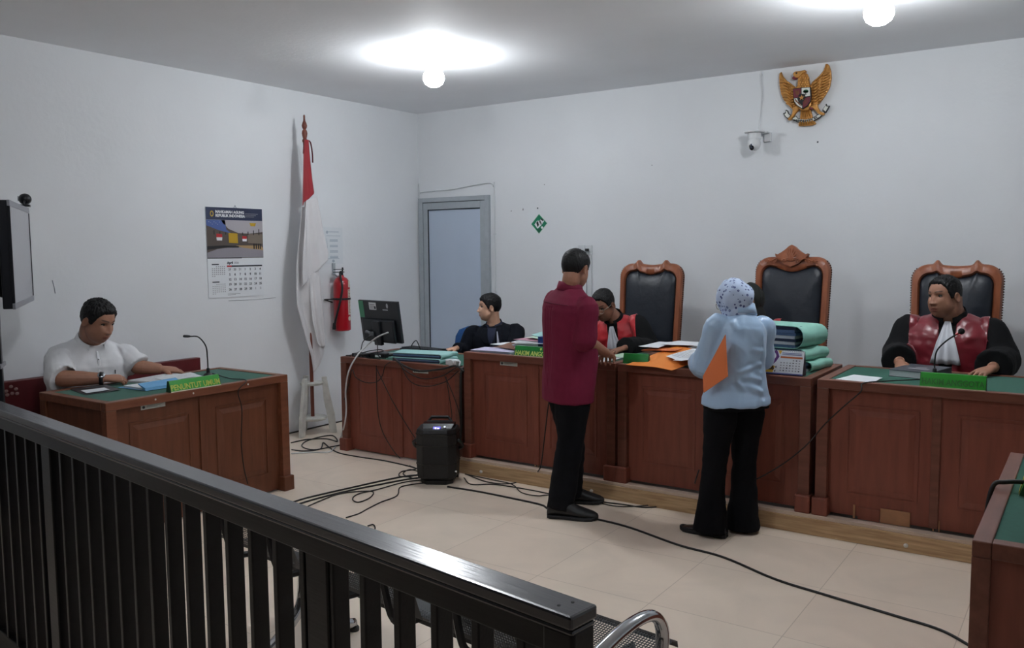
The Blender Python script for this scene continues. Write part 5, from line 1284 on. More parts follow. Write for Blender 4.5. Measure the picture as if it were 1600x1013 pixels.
    def eyes(s, gaze=0, squint=1.0):
        for sd in (-1, 1):
            x = .0315*sd; h = s.face_hit(x, .0115)
            if h is None: continue
            y = (s.R.transposed() @ (h-s.hc)).y/s.hs
            c = s.H_(x, y-.0052, .0105)
            mb = MB(); mb.ball((0, 0, 0), (.0128*s.hs, .0105*s.hs, .0056*s.hs*squint), 18, 12); mb.v = [s.R @ p+c for p in mb.v]
            e = s.add(mb, 'eye', M('eye_white', (206, 200, 194), rough=.25))
            mb = MB(); gx = gaze*.004
            ci = s.H_(x+gx, y+.0046-.0007*abs(gaze), .0105)
            mb.ball((0, 0, 0), (.0056*s.hs, .0018*s.hs, .0052*s.hs*min(1, squint)), 14, 8); mb.v = [s.R @ p+ci for p in mb.v]
            s.add(mb, 'iris', M('iris_dark_brown', (34, 22, 18), rough=.15), parent=e)
            mb = MB(); pts = [s.H_(x+q*.0145, y+.0040-.006*q*q, .0105+.0062*squint*(1-q*q*.9)) for q in [-1+k/5 for k in range(11)]]
            mb.tube(pts, [.0008]+[.0016*s.hs]*9+[.0008], 6); s.add(mb, 'eyelashes', M('lash_black', (22, 18, 18), rough=.8), parent=e)
            mb = MB(); pts = [s.H_(x+q*.0155, y+.0032-.006*q*q, .0105+.0088*squint*(1-q*q*.8)) for q in [-1+k/5 for k in range(11)]]
            mb.tube(pts, [.001]+[.0030*s.hs]*9+[.001], 8); s.add(mb, 'eyelid', s.obj.data.materials[0], parent=e)
    def hair(s, m, top=.013, side=.006, nape=.003, shift=0, name='hair', spike=.003):
        nu, nv = 120, 90; rings = []; disp = []
        i = 0; row = []; drow = []
        for az, el in ((u-.25*sin(u), -pi/2*.97+(pi*.97)*j/nv) for j in range(nv+1) for u in [-pi+2*pi*k/nu for k in range(nu)]):
            p, d = head_point(az, el, s.ho); a = abs(az)
            line = hair_line(az)+shift*(1 if a < 1.0 else 0)
            k = sstep(line-.006, line+.010, p.z+.004*mnoise.noise(p*120))
            kz = sstep(.02, .085, p.z); th = side+(top-side)*kz
            if a > 2.0: th = nape+(th-nape)*sstep(-.06, .03, p.z)
            th += spike*(mnoise.noise(V((p.x*150, p.y*150, p.z*70)))+.5*mnoise.noise(p*50))*(.4+kz)
            q = p+d*(-.008+(th+.008)*k); row.append(s.hc+s.R @ (q*s.hs)); drow.append(-.008+(th+.008)*k)
            if len(row) == nu: rings.append(row); disp.append(drow); row = []; drow = []
        mb = MB(); vs = [p for r in rings for p in r]; fs = []
        for a in range(nv):
            for b in range(nu):
                q = (a*nu+b, a*nu+(b+1) % nu, (a+1)*nu+(b+1) % nu, (a+1)*nu+b)
                if max(disp[a][b], disp[a][(b+1) % nu], disp[a+1][b], disp[a+1][(b+1) % nu]) > -.006: fs.append(q)
        fs.append(tuple(nv*nu+j for j in range(nu)))
        mb.add(vs, fs); return s.add(mb, name, m)
    def garment(s, name, m, t0, inf, sleeves, voxel=.0075, t1=1.0, wr=.004, flare=0, seed=0, skirt=None, neck_inf=.004, smooth=6, upto=1.0, inner_extra=None, fold=None, ex=.82):
        """torso shell plus sleeves as one cloth surface. sleeves: {'R': radii}"""
        mb = MB(); ts = [t0+(t1-t0)*k/16 for k in range(17)]
        mb.loft([s.ring(t, inf if t < .9 else inf+(neck_inf-inf)*(t-.9)/(t1-.9), flare=flare*max(0, (.5-t))/(.5-t0) if t0 < .5 else 0, ex=ex) for t in ts])
        for sd, R in sleeves.items():
            s.add_arm(mb, sd, R, upto if not isinstance(upto, dict) else upto[sd])
        if inner_extra: inner_extra(mb)
        me = remesh(mb, voxel, smooth)
        def w(p, n):
            q = p+V((seed, seed*.7, 0)); a = mnoise.noise(V((q.x*9, q.y*9, q.z*5))); b = mnoise.noise(V((q.x*22, q.y*22, q.z*11)))
            rr = 1-abs(mnoise.noise(V((q.x*7+q.z*6, q.y*7-q.z*4, q.z*8+3))))*2.2
            v = wr*(1.0*a+.45*b+.7*max(-.4, rr)*.6)
            if fold: v += fold(p, n)
            return v
        displace(me, w); s.cloth = bvh_of(me); s.gmesh = me.copy(); return s.add_mesh(me, name, m)
    def drape(s, name, m, rows, off=.004, th=.003, parent=None, nu=14, bvh=None, smooth=True, wave=None):
        """surface strip cast on the garment: rows = [(t, ang_left, ang_right)], angles from the front, + towards own right"""
        bvh = bvh or s.cloth; G = []
        for (t, a0, a1) in rows:
            c = s.spine(t); r, f, u = s.frame(t); row = []
            for k in range(nu+1):
                a = radians(a0+(a1-a0)*k/nu); d = f*cos(a)+r*sin(a); h = bvh.ray_cast(c+d*.8, -d, .8)
                p = h[0] if h[0] is not None else c+d*.1
                o = off+(wave(t, k/nu) if wave else 0); row.append((p, d, o))
            G.append(row)
        mb = MB(); n = nu+1; o1 = [p+d*o for row in G for p, d, o in row]; o2 = [p+d*(o-th-.004) for row in G for p, d, o in row]; R = len(rows)
        mb.add(o1+o2, [(i*n+j, i*n+j+1, (i+1)*n+j+1, (i+1)*n+j) for i in range(R-1) for j in range(nu)]+[(R*n+i*n+j, R*n+(i+1)*n+j, R*n+(i+1)*n+j+1, R*n+i*n+j+1) for i in range(R-1) for j in range(nu)])
        b = [j for j in range(n)]+[i*n+nu for i in range(1, R)]+[(R-1)*n+j for j in range(nu-1, -1, -1)]+[i*n for i in range(R-2, 0, -1)]
        for q in range(len(b)):
            x, y = b[q], b[(q+1) % len(b)]; mb.f.append([x, y, y+R*n, x+R*n]); mb.mi.append(0)
        return s.add(mb, name, m, smooth=smooth, parent=parent)
    def torso_only(s, extra):
        def ok(c):
            t = max(-.3, min(1.04, (c.z-s.hip.z)/(s.neck.z-s.hip.z))); r, f, u = s.frame(t); q = c-s.spine(t); return q.dot(f) < s.prof(t)[1]+extra
        return ok
    def cut_panel(s, name, m, side, inner, outer, t0, t1, off=.004, th=.003, top_in=None, sel=None):
        """a piece of the garment surface between two slanting lines on the chest, lifted off it. inner/outer: (x at t0, x at t1)"""
        c0, c1 = s.spine(t0), s.spine(t1); r, f, u = s.frame(.6); bm = bmesh.new(); bm.from_mesh(s.gmesh)
        def cut(p0, p1, keep):      # plane through two chest points and the view-forward direction
            d = (p1-p0).normalized(); n = d.cross(f).normalized()
            if (keep-p0).dot(n) < 0: n = -n
            bmesh.ops.bisect_plane(bm, geom=bm.verts[:]+bm.edges[:]+bm.faces[:], plane_co=p0, plane_no=n, clear_inner=True)
        mid = (c0+c1)/2+r*side*(inner[0]+outer[0]+inner[1]+outer[1])/4
        cut(c0+r*side*inner[0], c1+r*side*inner[1], mid); cut(c0+r*side*outer[0], c1+r*side*outer[1], mid)
        cut(c0-r, c0+r, mid)
        bmesh.ops.bisect_plane(bm, geom=bm.verts[:]+bm.edges[:]+bm.faces[:], plane_co=s.spine(.9)-f*.02, plane_no=f, clear_inner=True)
        if sel:
            bad = [fa for fa in bm.faces if not sel(fa.calc_center_median())]; bmesh.ops.delete(bm, geom=bad, context='FACES')
        bm.normal_update()
        # keep the largest connected piece
        left = set(bm.faces); best = []
        while left:
            st_ = [left.pop()]; isl = []
            while st_:
                q = st_.pop(); isl.append(q)
                for e in q.edges:
                    for g in e.link_faces:
                        if g in left: left.remove(g); st_.append(g)
            if len(isl) > len(best): best = isl
        keep = set(best); bmesh.ops.delete(bm, geom=[q for q in bm.faces if q not in keep], context='FACES')
        nn = {v: v.normal.copy() for v in bm.verts}
        for v in bm.verts: v.co += nn[v]*(off+.003*mnoise.noise(v.co*26)+.003*max(-.3, 1-abs(mnoise.noise(V((v.co.x*9+v.co.z*7, v.co.y*9, v.co.z*12-v.co.x*8))))*2.5))
        me = bpy.data.meshes.new(name); bm.to_mesh(me); bm.free(); me.polygons.foreach_set('use_smooth', [True]*len(me.polygons))
        o = s.add_mesh(me, name, m); k = o.modifiers.new('t', 'SOLIDIFY'); k.thickness = th+.006; k.offset = -1; return o
    def trousers(s, m, radii, voxel=.0075, t1=.12, wr=.004, seed=3, hem=.0, name='trousers'):
        mb = MB(); mb.loft([s.ring(t, .008) for t in [-.14+(t1+.14)*k_/4 for k_ in range(5)]])
        for sd, sg in (('R', 1), ('L', -1)):
            Lg = s.legs[sd]; h = s.spine(0)+s.frame(0)[0]*sg*.085; kn, an = V(Lg['kn']), V(Lg['an'])
            d = (an-kn).normalized(); end = an+d*hem
            pts = [h+V((0, 0, .04)), h.lerp(kn, .3), h.lerp(kn, .7), kn, kn.lerp(end, .35), kn.lerp(end, .75), end]
            path = bez(pts, 4); rad = []
            for i in range(6): rad += [radii[i]+(radii[i+1]-radii[i])*k/4 for k in range(4)]
            mb.tube(path, rad+[radii[6]], 18)
        me = remesh(mb, voxel, 6)
        def w(p, n):
            q = p+V((seed, 0, 0)); return wr*(mnoise.noise(V((q.x*9, q.y*9, q.z*10)))+.5*mnoise.noise(V((q.x*16, q.y*16, q.z*22)))+.6*max(-.3, 1-abs(mnoise.noise(V((q.x*5, q.y*5, q.z*14))))*2.4)*.6)
        displace(me, w); return s.add_mesh(me, name, m)
    def shoe(s, heel, yaw, L=.275, w=.048, upper=None, sole=None, h=.075, dress=False):
        r, f, u = rot(radians(yaw)); hp = V(heel)
        def P(x, y, z): return hp+r*x+f*y*L+u*z
        mb = MB(); R = []
        st_ = ((-.01, .55, .012, .055), (.05, .78, .012, h), (.16, .80, .012, h*1.22), (.3, .78, .012, h*1.12), (.45, .86, .012, h*.95), (.62, 1.0, .012, h*.72), (.78, .98, .013, h*.56), (.9, .80, .015, h*.46), (.98, .46, .018, h*.36), (1.0, .2, .022, h*.3))
        for (y, wx, z0, z1) in st_:
            ring = []
            for k in range(18):
                a = 2*pi*k/18; ring.append(P(w*wx*cos(a)*(abs(cos(a))+1e-6)**-.2, y, (z0+z1)/2+(z1-z0)/2*sin(a)))
            R.append(ring)
        mb.loft(R); o = s.add(mb, 'shoe', upper)
        mb = MB(); R = []
        for zz, e in ((0.001, .98), (.004, 1.02), (.016, 1.04), (.022, .98)):
            ring = []
            out = [(y, wx) for (y, wx, a, b) in st_]
            for y, wx in out: ring.append(P(w*wx*e, y+(e-1)*.1, zz+(.006 if y > .9 else 0)))
            for y, wx in reversed(out): ring.append(P(-w*wx*e, y+(e-1)*.1, zz+(.006 if y > .9 else 0)))
            R.append(ring)
        mb.loft(R); s.add(mb, 'sole', sole or upper, parent=o, smooth=False)
        if not dress:
            mb = MB()
            for k in range(4): y = .36+k*.07; mb.tube([P(-.022, y, h*(1.06-k*.11)), P(0, y+.02, h*(1.12-k*.12)), P(.022, y, h*(1.06-k*.11))], .003, 6)
            s.add(mb, 'laces', sole or upper, parent=o)
        return o
SKIN = {n: M('skin_'+n, c, rough=.5, var=.06, scale=30, spec=.4, attr=True) for n, c in (('brown', (160, 114, 92)), ('tan', (184, 134, 108)), ('deep', (142, 98, 78)), ('warm', (206, 160, 134)))}
HAIRM = M('black_hair', (9, 8, 10), rough=.55, var=.3, scale=60, stretch=(1, 1, .25), bump=.35, bscale=140, spec=.35)
BLACKC = M('black_cloth', (10, 11, 16), rough=.9, var=.15, scale=40, spec=.2)
BLACKR = M('black_robe_cloth', (11, 12, 15), rough=.85, var=.15, scale=30, spec=.25)
REDS = M('red_satin', (120, 14, 32), rough=.34, var=.05, sheen=.3, spec=.6, bump=.1, bscale=14)
REDB = M('bright_red_satin', (196, 28, 40), rough=.4, var=.05, sheen=.3, spec=.6, bump=.1, bscale=14)
JAB = M('white_pleated_linen', (222, 224, 232), rough=.7)
SHOEB = M('black_shoe', (10, 11, 15), rough=.55, var=.15, scale=30); SOLEB = M('black_sole', (26, 28, 33), rough=.65); SHOEL = M('black_leather_shoe', (15, 16, 20), rough=.3)

# ---- man standing at the bench, seen from behind, maroon shirt
MARO = M('maroon_shirt_cotton', (112, 26, 54), rough=.8, var=.06, scale=20, bump=.06, bscale=220, spec=.25)
p = Person(hip=(3.175, -2.35, .80), neck=(3.205, -2.37, 1.366), yaw=66, yaw_h=54, sw=.178, girth=1.06, belly=.03, arch=-.015,
    head=((3.232, -2.345, 1.482), 82, 16, 0), ho={'jaw': 1.04, 'neck': .053}, hs=.96, dip=.098,
    arms={'R': dict(el=(3.350, -2.455, 1.07), wr=(3.322, -2.13, .955), hd=(-.35, .85, -.28), hn=(-.1, .3, .95), pose=dict(curl=(45, 50, 52, 55), thumb=(.5, .8, -.3)), k=1.06),
          'L': dict(el=(3.03, -2.12, 1.06), wr=(3.16, -1.97, .945), hd=(.5, .85, -.2), hn=(0, .2, 1), pose=dict(curl=(35, 38, 40, 44)), k=1.06)},
    legs={'R': dict(kn=(3.232, -2.42, .45), an=(3.212, -2.495, .09)), 'L': dict(kn=(3.135, -2.235, .45), an=(3.112, -2.215, .09))})
p.body('person', 'man standing with his back turned in a maroon short-sleeved shirt and black trousers', (3.17, -2.36, 0), SKIN['brown'])
p.eyes(); p.hair(HAIRM, top=.012, side=.006, nape=.003)
def pleat(pp, n):      # back pleats falling from the yoke
    c = p.spine(.6); r, f, u = p.frame(.6); x = (pp-c).dot(r); y = (pp-c).dot(f)
    if y > 0 or pp.z > 1.26: return 0
    return -.0042*sum(exp(-((x-q)/.006)**2) for q in (-.045, -.022, .0, .022))*sstep(.72, .95, pp.z)
p.garment('shirt', MARO, -.205, .016, {'R': [.066, .068, .074, .05, .04], 'L': [.066, .068, .074, .05, .04]}, upto=.42, flare=.006, wr=.0045, seed=2, fold=pleat, voxel=.0065, t1=1.0)
# collar, yoke seam, shirt-tail
def collar(P_, m, r0=.066, h=.036, gap=50, name='collar', tilt=.012, parent=None, lean=.0, up=0):
    mb = MB(); rings = []
    c = P_.spine(.985)+V((0, 0, up)); r, f, u = P_.frame(.98); n = 40; g = radians(gap)/2; A = [g+(2*pi-2*g)*k/n for k in range(n+1)]
    for (rr, z) in ((r0*1.0, -.018), (r0*.97, h*.45), (r0*.98, h), (r0*1.03, h*1.02), (r0*1.14, h*.3), (r0*1.2, -.012)):
        rings.append([c+f*(cos(a)*rr*1.02+lean)+r*sin(a)*rr+u*(z-tilt*cos(a)) for a in A])
    rings.append(rings[0]); mb.loft(rings, cap=False, closed=False); return P_.add(mb, name, m, parent=parent)
collar(p, MARO, r0=.068, h=.038)
mb = MB(); 
for q in range(1): pass
p.drape('yoke_seam', M('maroon_seam', (92, 20, 44), rough=.85), [(.842, 125, 235), (.848, 125, 235)], off=.002, th=.001, nu=24)
p.trousers(BLACKC, [.100, .110, .094, .082, .079, .078, .080], hem=.045, wr=.007, t1=.0)
p.shoe((3.148, -2.535, 0), 20, L=.30, w=.060, upper=SHOEB, sole=SOLEB, h=.100)
p.shoe((3.035, -2.235, 0), 24, L=.29, w=.058, upper=SHOEB, sole=SOLEB, h=.098)
# ---- helpers for dress
def glasses(P_, m, name='glasses', parent=None):
    y = .100; mb = MB()
    for sd in (-1, 1):
        pts = [P_.H_(sd*.033+.024*cos(a)*(abs(cos(a))+1e-6)**-.25, y-.010*abs(cos(a)+sd*0)**2*(1 if cos(a)*sd > 0 else .3), .006+.016*sin(a)*(abs(sin(a))+1e-6)**-.25) for a in [2*pi*k/20 for k in range(21)]]
        mb.tube(pts, .0014*P_.hs, 6)
        mb.tube([P_.H_(sd*.058, y-.012, .012), P_.H_(sd*.0755, .05, .014), P_.H_(sd*.079, -.005, .012), P_.H_(sd*.077, -.028, -.004)], .0019*P_.hs, 6)
    mb.tube([P_.H_(-.010, y+.001, .010), P_.H_(0, y+.004, .013), P_.H_(.010, y+.001, .010)], .0014*P_.hs, 6)
    o = P_.add(mb, name, m, parent=parent); return o
def hijab(P_, m, thick=.020, name='headscarf', drop=.12, neck=.078, cover=None):
    """scarf wound round the head and down into the collar; the face stays open"""
    mb = MB(); rings = []; nu, nv = 100, 76
    for j in range(nv+1):
        el = -pi/2*.97+pi*.97*j/nv; row = []
        for k in range(nu):
            az = -pi+2*pi*k/nu; pt, d = head_point(az, el, dict(P_.ho, jaw=1)); a = abs(az)
            face = (1-sstep(.72, .95, a))*(1-sstep(.045, .062, pt.z))*sstep(-.125, -.105, pt.z)
            back = sstep(1.2, 2.4, a)*.012*exp(-((pt.z+.03)/.06)**2)
            th = (thick+back+.004*sin(az*5+pt.z*50)*sstep(.3, 1, a)+.004*mnoise.noise(pt*22))*(1-face)-.014*face
            base = V((pt.x, pt.y if pt.y < .075 else .075+(pt.y-.075)*.3, pt.z)) if face < .5 else pt
            row.append(P_.hc+P_.R @ ((base+d*th)*P_.hs))
        rings.append(row)
    mb.loft(rings)
    hb = P_.H_(0, .0, -.07); nb = P_.spine(.95)
    mb.tube(bez([P_.H_(0, .004, -.035), hb, nb+(hb-nb)*.35, nb], 5), [.084*P_.hs]*5+[.088*P_.hs]*5+[neck*1.06]*5+[neck*1.1], 26)
    if cover: cover(mb)
    me = remesh(mb, .0055, 5)
    displace(me, lambda q, n: .0022*mnoise.noise(V((q.x*30, q.y*30, q.z*16)))+.0028*max(-.3, 1-abs(mnoise.noise(V((q.x*12+q.z*9, q.y*12, q.z*10))))*2.6)*.7)
    return P_.add_mesh(me, name, m)
def dotted_cloth():
    m = M('dotted_scarf_cloth', (188, 204, 230), rough=.75, spec=.3); nt = m.node_tree; N = nt.nodes; L = nt.links; b = N['Principled BSDF']
    tc = N.new('ShaderNodeTexCoord'); vo = N.new('ShaderNodeTexVoronoi'); vo.inputs['Scale'].default_value = 44; vo.inputs['Randomness'].default_value = .75
    L.new(tc.outputs['Object'], vo.inputs['Vector'])
    cr = N.new('ShaderNodeValToRGB'); e = cr.color_ramp; e.interpolation = 'CONSTANT'
    e.elements[0].position = 0; e.elements[0].color = (*lin((170, 186, 226)), 1); e.elements[1].position = .13; e.elements[1].color = (*lin((74, 84, 136)), 1)
    x = e.elements.new(.31); x.color = (*lin((190, 206, 232)), 1)
    L.new(vo.outputs['Distance'], cr.inputs[0]); L.new(cr.outputs[0], b.inputs['Base Color']); return m

# ---- woman standing at the bench, pale blue satin blouse
BLOUSE = M('pale_blue_satin', (174, 204, 236), rough=.34, spec=.6, var=.03, scale=10, sheen=.2)
w_ = Person(hip=(4.195, -2.262, .79), neck=(4.205, -2.235, 1.245), yaw=136, yaw_h=146, sw=.142, girth=1.0, female=True, arch=-.03, dip=.075,
    head=((4.165, -2.235, 1.306), 152, 24, 0), ho={'jaw': .95, 'neck': .05, 'ears': False}, hs=.93,
    arms={'L': dict(el=(4.01, -2.245, .945), wr=(3.885, -2.07, .935), hd=(-.35, .9, -.25), hn=(0, .3, .95), pose=dict(curl=(30, 32, 34, 36)), hs=.9, k=.9),
          'R': dict(el=(4.25, -2.0, .97), wr=(4.08, -1.93, .93), hd=(-.75, .6, -.25), hn=(0, .2, 1), pose=dict(curl=(30, 32, 34, 36)), hs=.9, k=.9)},
    legs={'L': dict(kn=(4.100, -2.32, .42), an=(4.082, -2.322, .06)), 'R': dict(kn=(4.222, -2.19, .42), an=(4.212, -2.160, .06))})
w_.body('person', 'woman standing with her back turned in a pale blue blouse and dotted headscarf', (4.15, -2.26, 0), SKIN['tan'])
w_.eyes()
CREASES = [((4.289, -2.4, 1.001), (4.416, -2.4, 0.919)), ((4.244, -2.4, 0.933), (4.347, -2.4, 0.981)), ((4.29, -2.4, 0.915), (4.404, -2.4, 0.847)), ((4.273, -2.4, 0.873), (4.378, -2.4, 0.8)), ((4.298, -2.4, 1.059), (4.387, -2.4, 1.024)), ((4.245, -2.4, 0.891), (4.288, -2.4, 0.83)), ((4.317, -2.4, 1.172), (4.359, -2.4, 1.073)), ((4.205, -2.4, 1.218), (4.231, -2.4, 1.158))]
def crease(pp, n):
    if pp.y > -2.26: return 0
    h = 0
    for a, b in CREASES:
        ax, az, bx, bz = a[0], a[2], b[0], b[2]; dx, dz = bx-ax, bz-az; L2 = dx*dx+dz*dz
        t = max(0, min(1, ((pp.x-ax)*dx+(pp.z-az)*dz)/L2)); qx, qz = pp.x-ax-t*dx, pp.z-az-t*dz; d = math.hypot(qx, qz); k = sin(pi*min(1, max(0, t)))**.5
        h += k*(.0055*exp(-(d/.010)**2)-.004*exp(-((d-.020)/.012)**2))
    return h
w_.garment('blouse', BLOUSE, -.10, .014, {'L': [.058, .066, .074, .070, .050], 'R': [.056, .060, .064, .062, .05]}, flare=.004, wr=.009, seed=5, voxel=.0065, upto=.97, t1=1.0, fold=crease)
collar(w_, BLOUSE, r0=.074, h=.046, gap=40, tilt=.014)
hj = hijab(w_, dotted_cloth(), thick=.020)
glasses(w_, M('black_frame', (16, 16, 20), rough=.4))
w_.trousers(BLACKC, [.080, .092, .076, .066, .068, .084, .098], hem=.035, wr=.006, seed=8, t1=-.02)
w_.shoe((4.175, -2.322, 0), 181, L=.27, w=.044, upper=SHOEL, sole=SOLEB, h=.060, dress=True)
w_.shoe((4.252, -2.165, 0), 172, L=.25, w=.042, upper=SHOEL, sole=SOLEB, h=.060, dress=True)
sheet('orange envelope clamped under the arm of the woman in the pale blue blouse', [(4.207, -2.46, 1.145), (4.238, -2.50, .93), (4.095, -2.47, .826), (4.07, -2.42, .905)], ORANGE2, name='envelope', cat='envelope', bend=.002, th=.003)

# ---- clerk in the dark blazer
BLAZ = M('dark_blazer_wool', (15, 18, 27), rough=.9, var=.15, scale=60, spec=.2); NAVYS = M('navy_shirt', (22, 30, 56), rough=.8)
c_ = Person(hip=(1.63, -.88, .50), neck=(1.628, -.96, .975), yaw=288, sw=.20, girth=1.02, belly=.02, dip=.07,
    head=((1.606, -1.0, 1.118), 226, 2, 0), ho={'jaw': 1.05, 'neck': .055}, hs=.95,
    arms={'R': dict(el=(1.40, -1.08, .745), wr=(1.425, -1.215, .785), hd=(-.35, -.9, -.12), hn=(-.1, 0, 1), pose=dict(curl=(22, 26, 28, 30))),
          'L': dict(el=(1.90, -1.06, .76), wr=(1.80, -1.26, .79), hd=(-.4, -.9, -.1), hn=(0, 0, 1), pose=dict(curl=(25, 28, 30, 32)))},
    legs={'R': dict(kn=(1.50, -1.22, .47), an=(1.50, -1.2, .09)), 'L': dict(kn=(1.72, -1.22, .47), an=(1.72, -1.2, .09))})
c_.body('person', 'man in a dark blazer at the computer desk looking towards the monitor', (1.62, -.95, 0), SKIN['warm'])
c_.eyes(gaze=.3); c_.hair(HAIRM, top=.016, side=.005, nape=.003, shift=-.004)
c_.garment('blazer', BLAZ, -.2, .022, {'R': [.066, .066, .060, .056, .046], 'L': [.066, .066, .060, .056, .046]}, wr=.004, seed=11, upto=.985, t1=1.0)
c_.drape('shirt_front', NAVYS, [(.98, -30, 30), (.93, -24, 24), (.86, -17, 17), (.78, -10, 10), (.70, -4, 4)], off=.004)
c_.drape('lapel', BLAZ, [(.97, 26, 52), (.92, 20, 46), (.84, 13, 38), (.76, 7, 26), (.69, 2, 8)], off=.008)
c_.drape('lapel', BLAZ, [(.97, -52, -26), (.92, -46, -20), (.84, -38, -13), (.76, -26, -7), (.69, -8, -2)], off=.008)
c_.drape('lanyard', M('grey_lanyard', (150, 152, 166), rough=.6), [(.93, -30, -26), (.8, -23, -19), (.66, -12, -8), (.5, -2, 2)], off=.012, th=.0015, nu=3)
collar(c_, NAVYS, r0=.064, h=.03, gap=46)
c_.trousers(BLACKC, [.10, .098, .085, .075, .06, .055, .06], hem=.02)
for q in ((1.50, -1.14), (1.72, -1.14)): c_.shoe((q[0], q[1], 0), 270, upper=SHOEB, sole=SOLEB, dress=True)
t = thing('computer_mouse', 'black computer mouse under the hand of the man in the blazer', 'mouse', (1.40, -1.29, CT), radians(-20))
MB().ball((0, 0, .012), (.03, .05, .018), 16, 10).build('shell', BLKP, t, smooth=True)

# ---- judges
def robe(P_, red, seed, jab=True, sl=(.085, .092, .098, .10, .10), inf=.032, ow=(.185, .215), parts=True, upto=.93, collar_r=.068, jm=1.0):
    P_.garment('robe', BLACKR, -.3, inf, {'R': list(sl), 'L': list(sl)}, wr=.007, seed=seed, upto=upto, t1=1.0, voxel=.008)
    k = P_.sw/.235
    for sd in (1, -1):
        P_.cut_panel('red_front_panel', red, sd, (.020, .048*k), (ow[0]*k, ow[1]*k), .02, .97, sel=P_.torso_only(inf+.04))
    collar(P_, BLACKR, r0=collar_r, h=.044, gap=30, name='robe_collar')
    if jab:
        P_.drape('jabot', JAB, [(.985, -9, 9), (.95, -11, 11), (.88, -13, 13), (.80, -16, 16), (.72, -18, 18), (.64, -20, 20), (.58, -21, 21)], off=.022, th=.003, nu=26, wave=lambda t, k: .006*sin(k*6*pi)*(1.05-t)/.4)
j3 = Person(hip=(5.07, -.90, .60), neck=(5.075, -1.0, 1.180), yaw=272, sw=.235, girth=1.22, belly=.07, dip=.085,
    head=((5.048, -1.065, 1.296), 238, 5, 2), ho={'jaw': 1.16, 'neck': .080, 'stubble': (.9, .88, .88)}, hs=1.05,
    arms={'R': dict(el=(4.80, -1.06, .92), wr=(4.86, -1.33, .912), hd=(.35, -.9, -.2), hn=(-.2, 0, 1), pose=dict(curl=(25, 28, 30, 34)), k=1.1),
          'L': dict(el=(5.375, -1.06, .93), wr=(5.34, -1.33, .912), hd=(-.5, -.8, -.2), hn=(.2, 0, 1), pose=dict(curl=(25, 28, 30, 34)), k=1.1)},
    legs={'R': dict(kn=(4.93, -1.2, .57), an=(4.93, -1.18, .2)), 'L': dict(kn=(5.2, -1.2, .57), an=(5.2, -1.18, .2))})
j3.body('person', 'heavy-set judge in a red and black robe looking aside at the right', (5.07, -.95, .105), SKIN['brown'])
j3.eyes(gaze=-.2, squint=.75); j3.hair(HAIRM, top=.012, side=.006, nape=.003, shift=.012)
robe(j3, REDS, 3, sl=(.074, .082, .092, .098, .098), upto=.90, collar_r=.086)
j1 = Person(hip=(2.86, -.86, .60), neck=(2.815, -1.07, 1.075), yaw=284, sw=.20, girth=1.05, belly=.03, dip=.065, arch=-.05,
    head=((2.784, -1.175, 1.183), 266, 30, 0), ho={'jaw': 1.1, 'neck': .058}, hs=.98,
    arms={'R': dict(el=(2.52, -1.2, .93), wr=(2.66, -1.46, .92), hd=(.5, -.8, -.2), hn=(0, 0, 1), pose=dict(curl=(30, 32, 34, 38))),
          'L': dict(el=(3.12, -1.08, .86), wr=(3.09, -1.42, .905), hd=(-.45, -.85, -.2), hn=(0, 0, 1), pose=dict(curl=(30, 32, 34, 38)))},
    legs={'R': dict(kn=(2.74, -1.2, .57), an=(2.74, -1.18, .2)), 'L': dict(kn=(2.97, -1.2, .57), an=(2.97, -1.18, .2))})
j1.body('person', 'judge in glasses and a red and black robe bent over his papers', (2.84, -.95, .105), SKIN['deep'])
j1.eyes(); j1.hair(HAIRM, top=.012, side=.006, nape=.003, shift=.012)
robe(j1, REDB, 7, sl=(.068, .074, .080, .082, .08))
gl = glasses(j1, M('silver_wire_frame', (190, 186, 176), rough=.25, metal=.8))
j2 = Person(hip=(3.94, -.88, .58), neck=(3.885, -.99, 1.085), yaw=278, sw=.175, girth=1.0, female=True, dip=.065,
    head=((3.842, -1.03, 1.232), 268, 14, 0), ho={'jaw': .96, 'neck': .05, 'ears': False}, hs=.95,
    arms={'R': dict(el=(3.64, -1.15, .93), wr=(3.74, -1.40, .92), hd=(.4, -.9, -.2), hn=(0, 0, 1), pose=dict(curl=(28, 30, 32, 36)), hs=.9, k=.9),
          'L': dict(el=(4.18, -1.15, .93), wr=(4.06, -1.38, .92), hd=(-.4, -.9, -.2), hn=(0, 0, 1), pose=dict(curl=(28, 30, 32, 36)), hs=.9, k=.9)},
    legs={'R': dict(kn=(3.85, -1.2, .57), an=(3.85, -1.18, .2)), 'L': dict(kn=(4.05, -1.2, .57), an=(4.05, -1.18, .2))})
j2.body('person', 'judge in a black headscarf and red robe hidden behind the woman in the blouse', (3.91, -.95, .105), SKIN['tan'])
j2.eyes(); robe(j2, REDB, 13, sl=(.07, .078, .086, .088, .086), inf=.026)
hijab(j2, M('black_headscarf', (24, 28, 26), rough=.85), thick=.017, neck=.074)

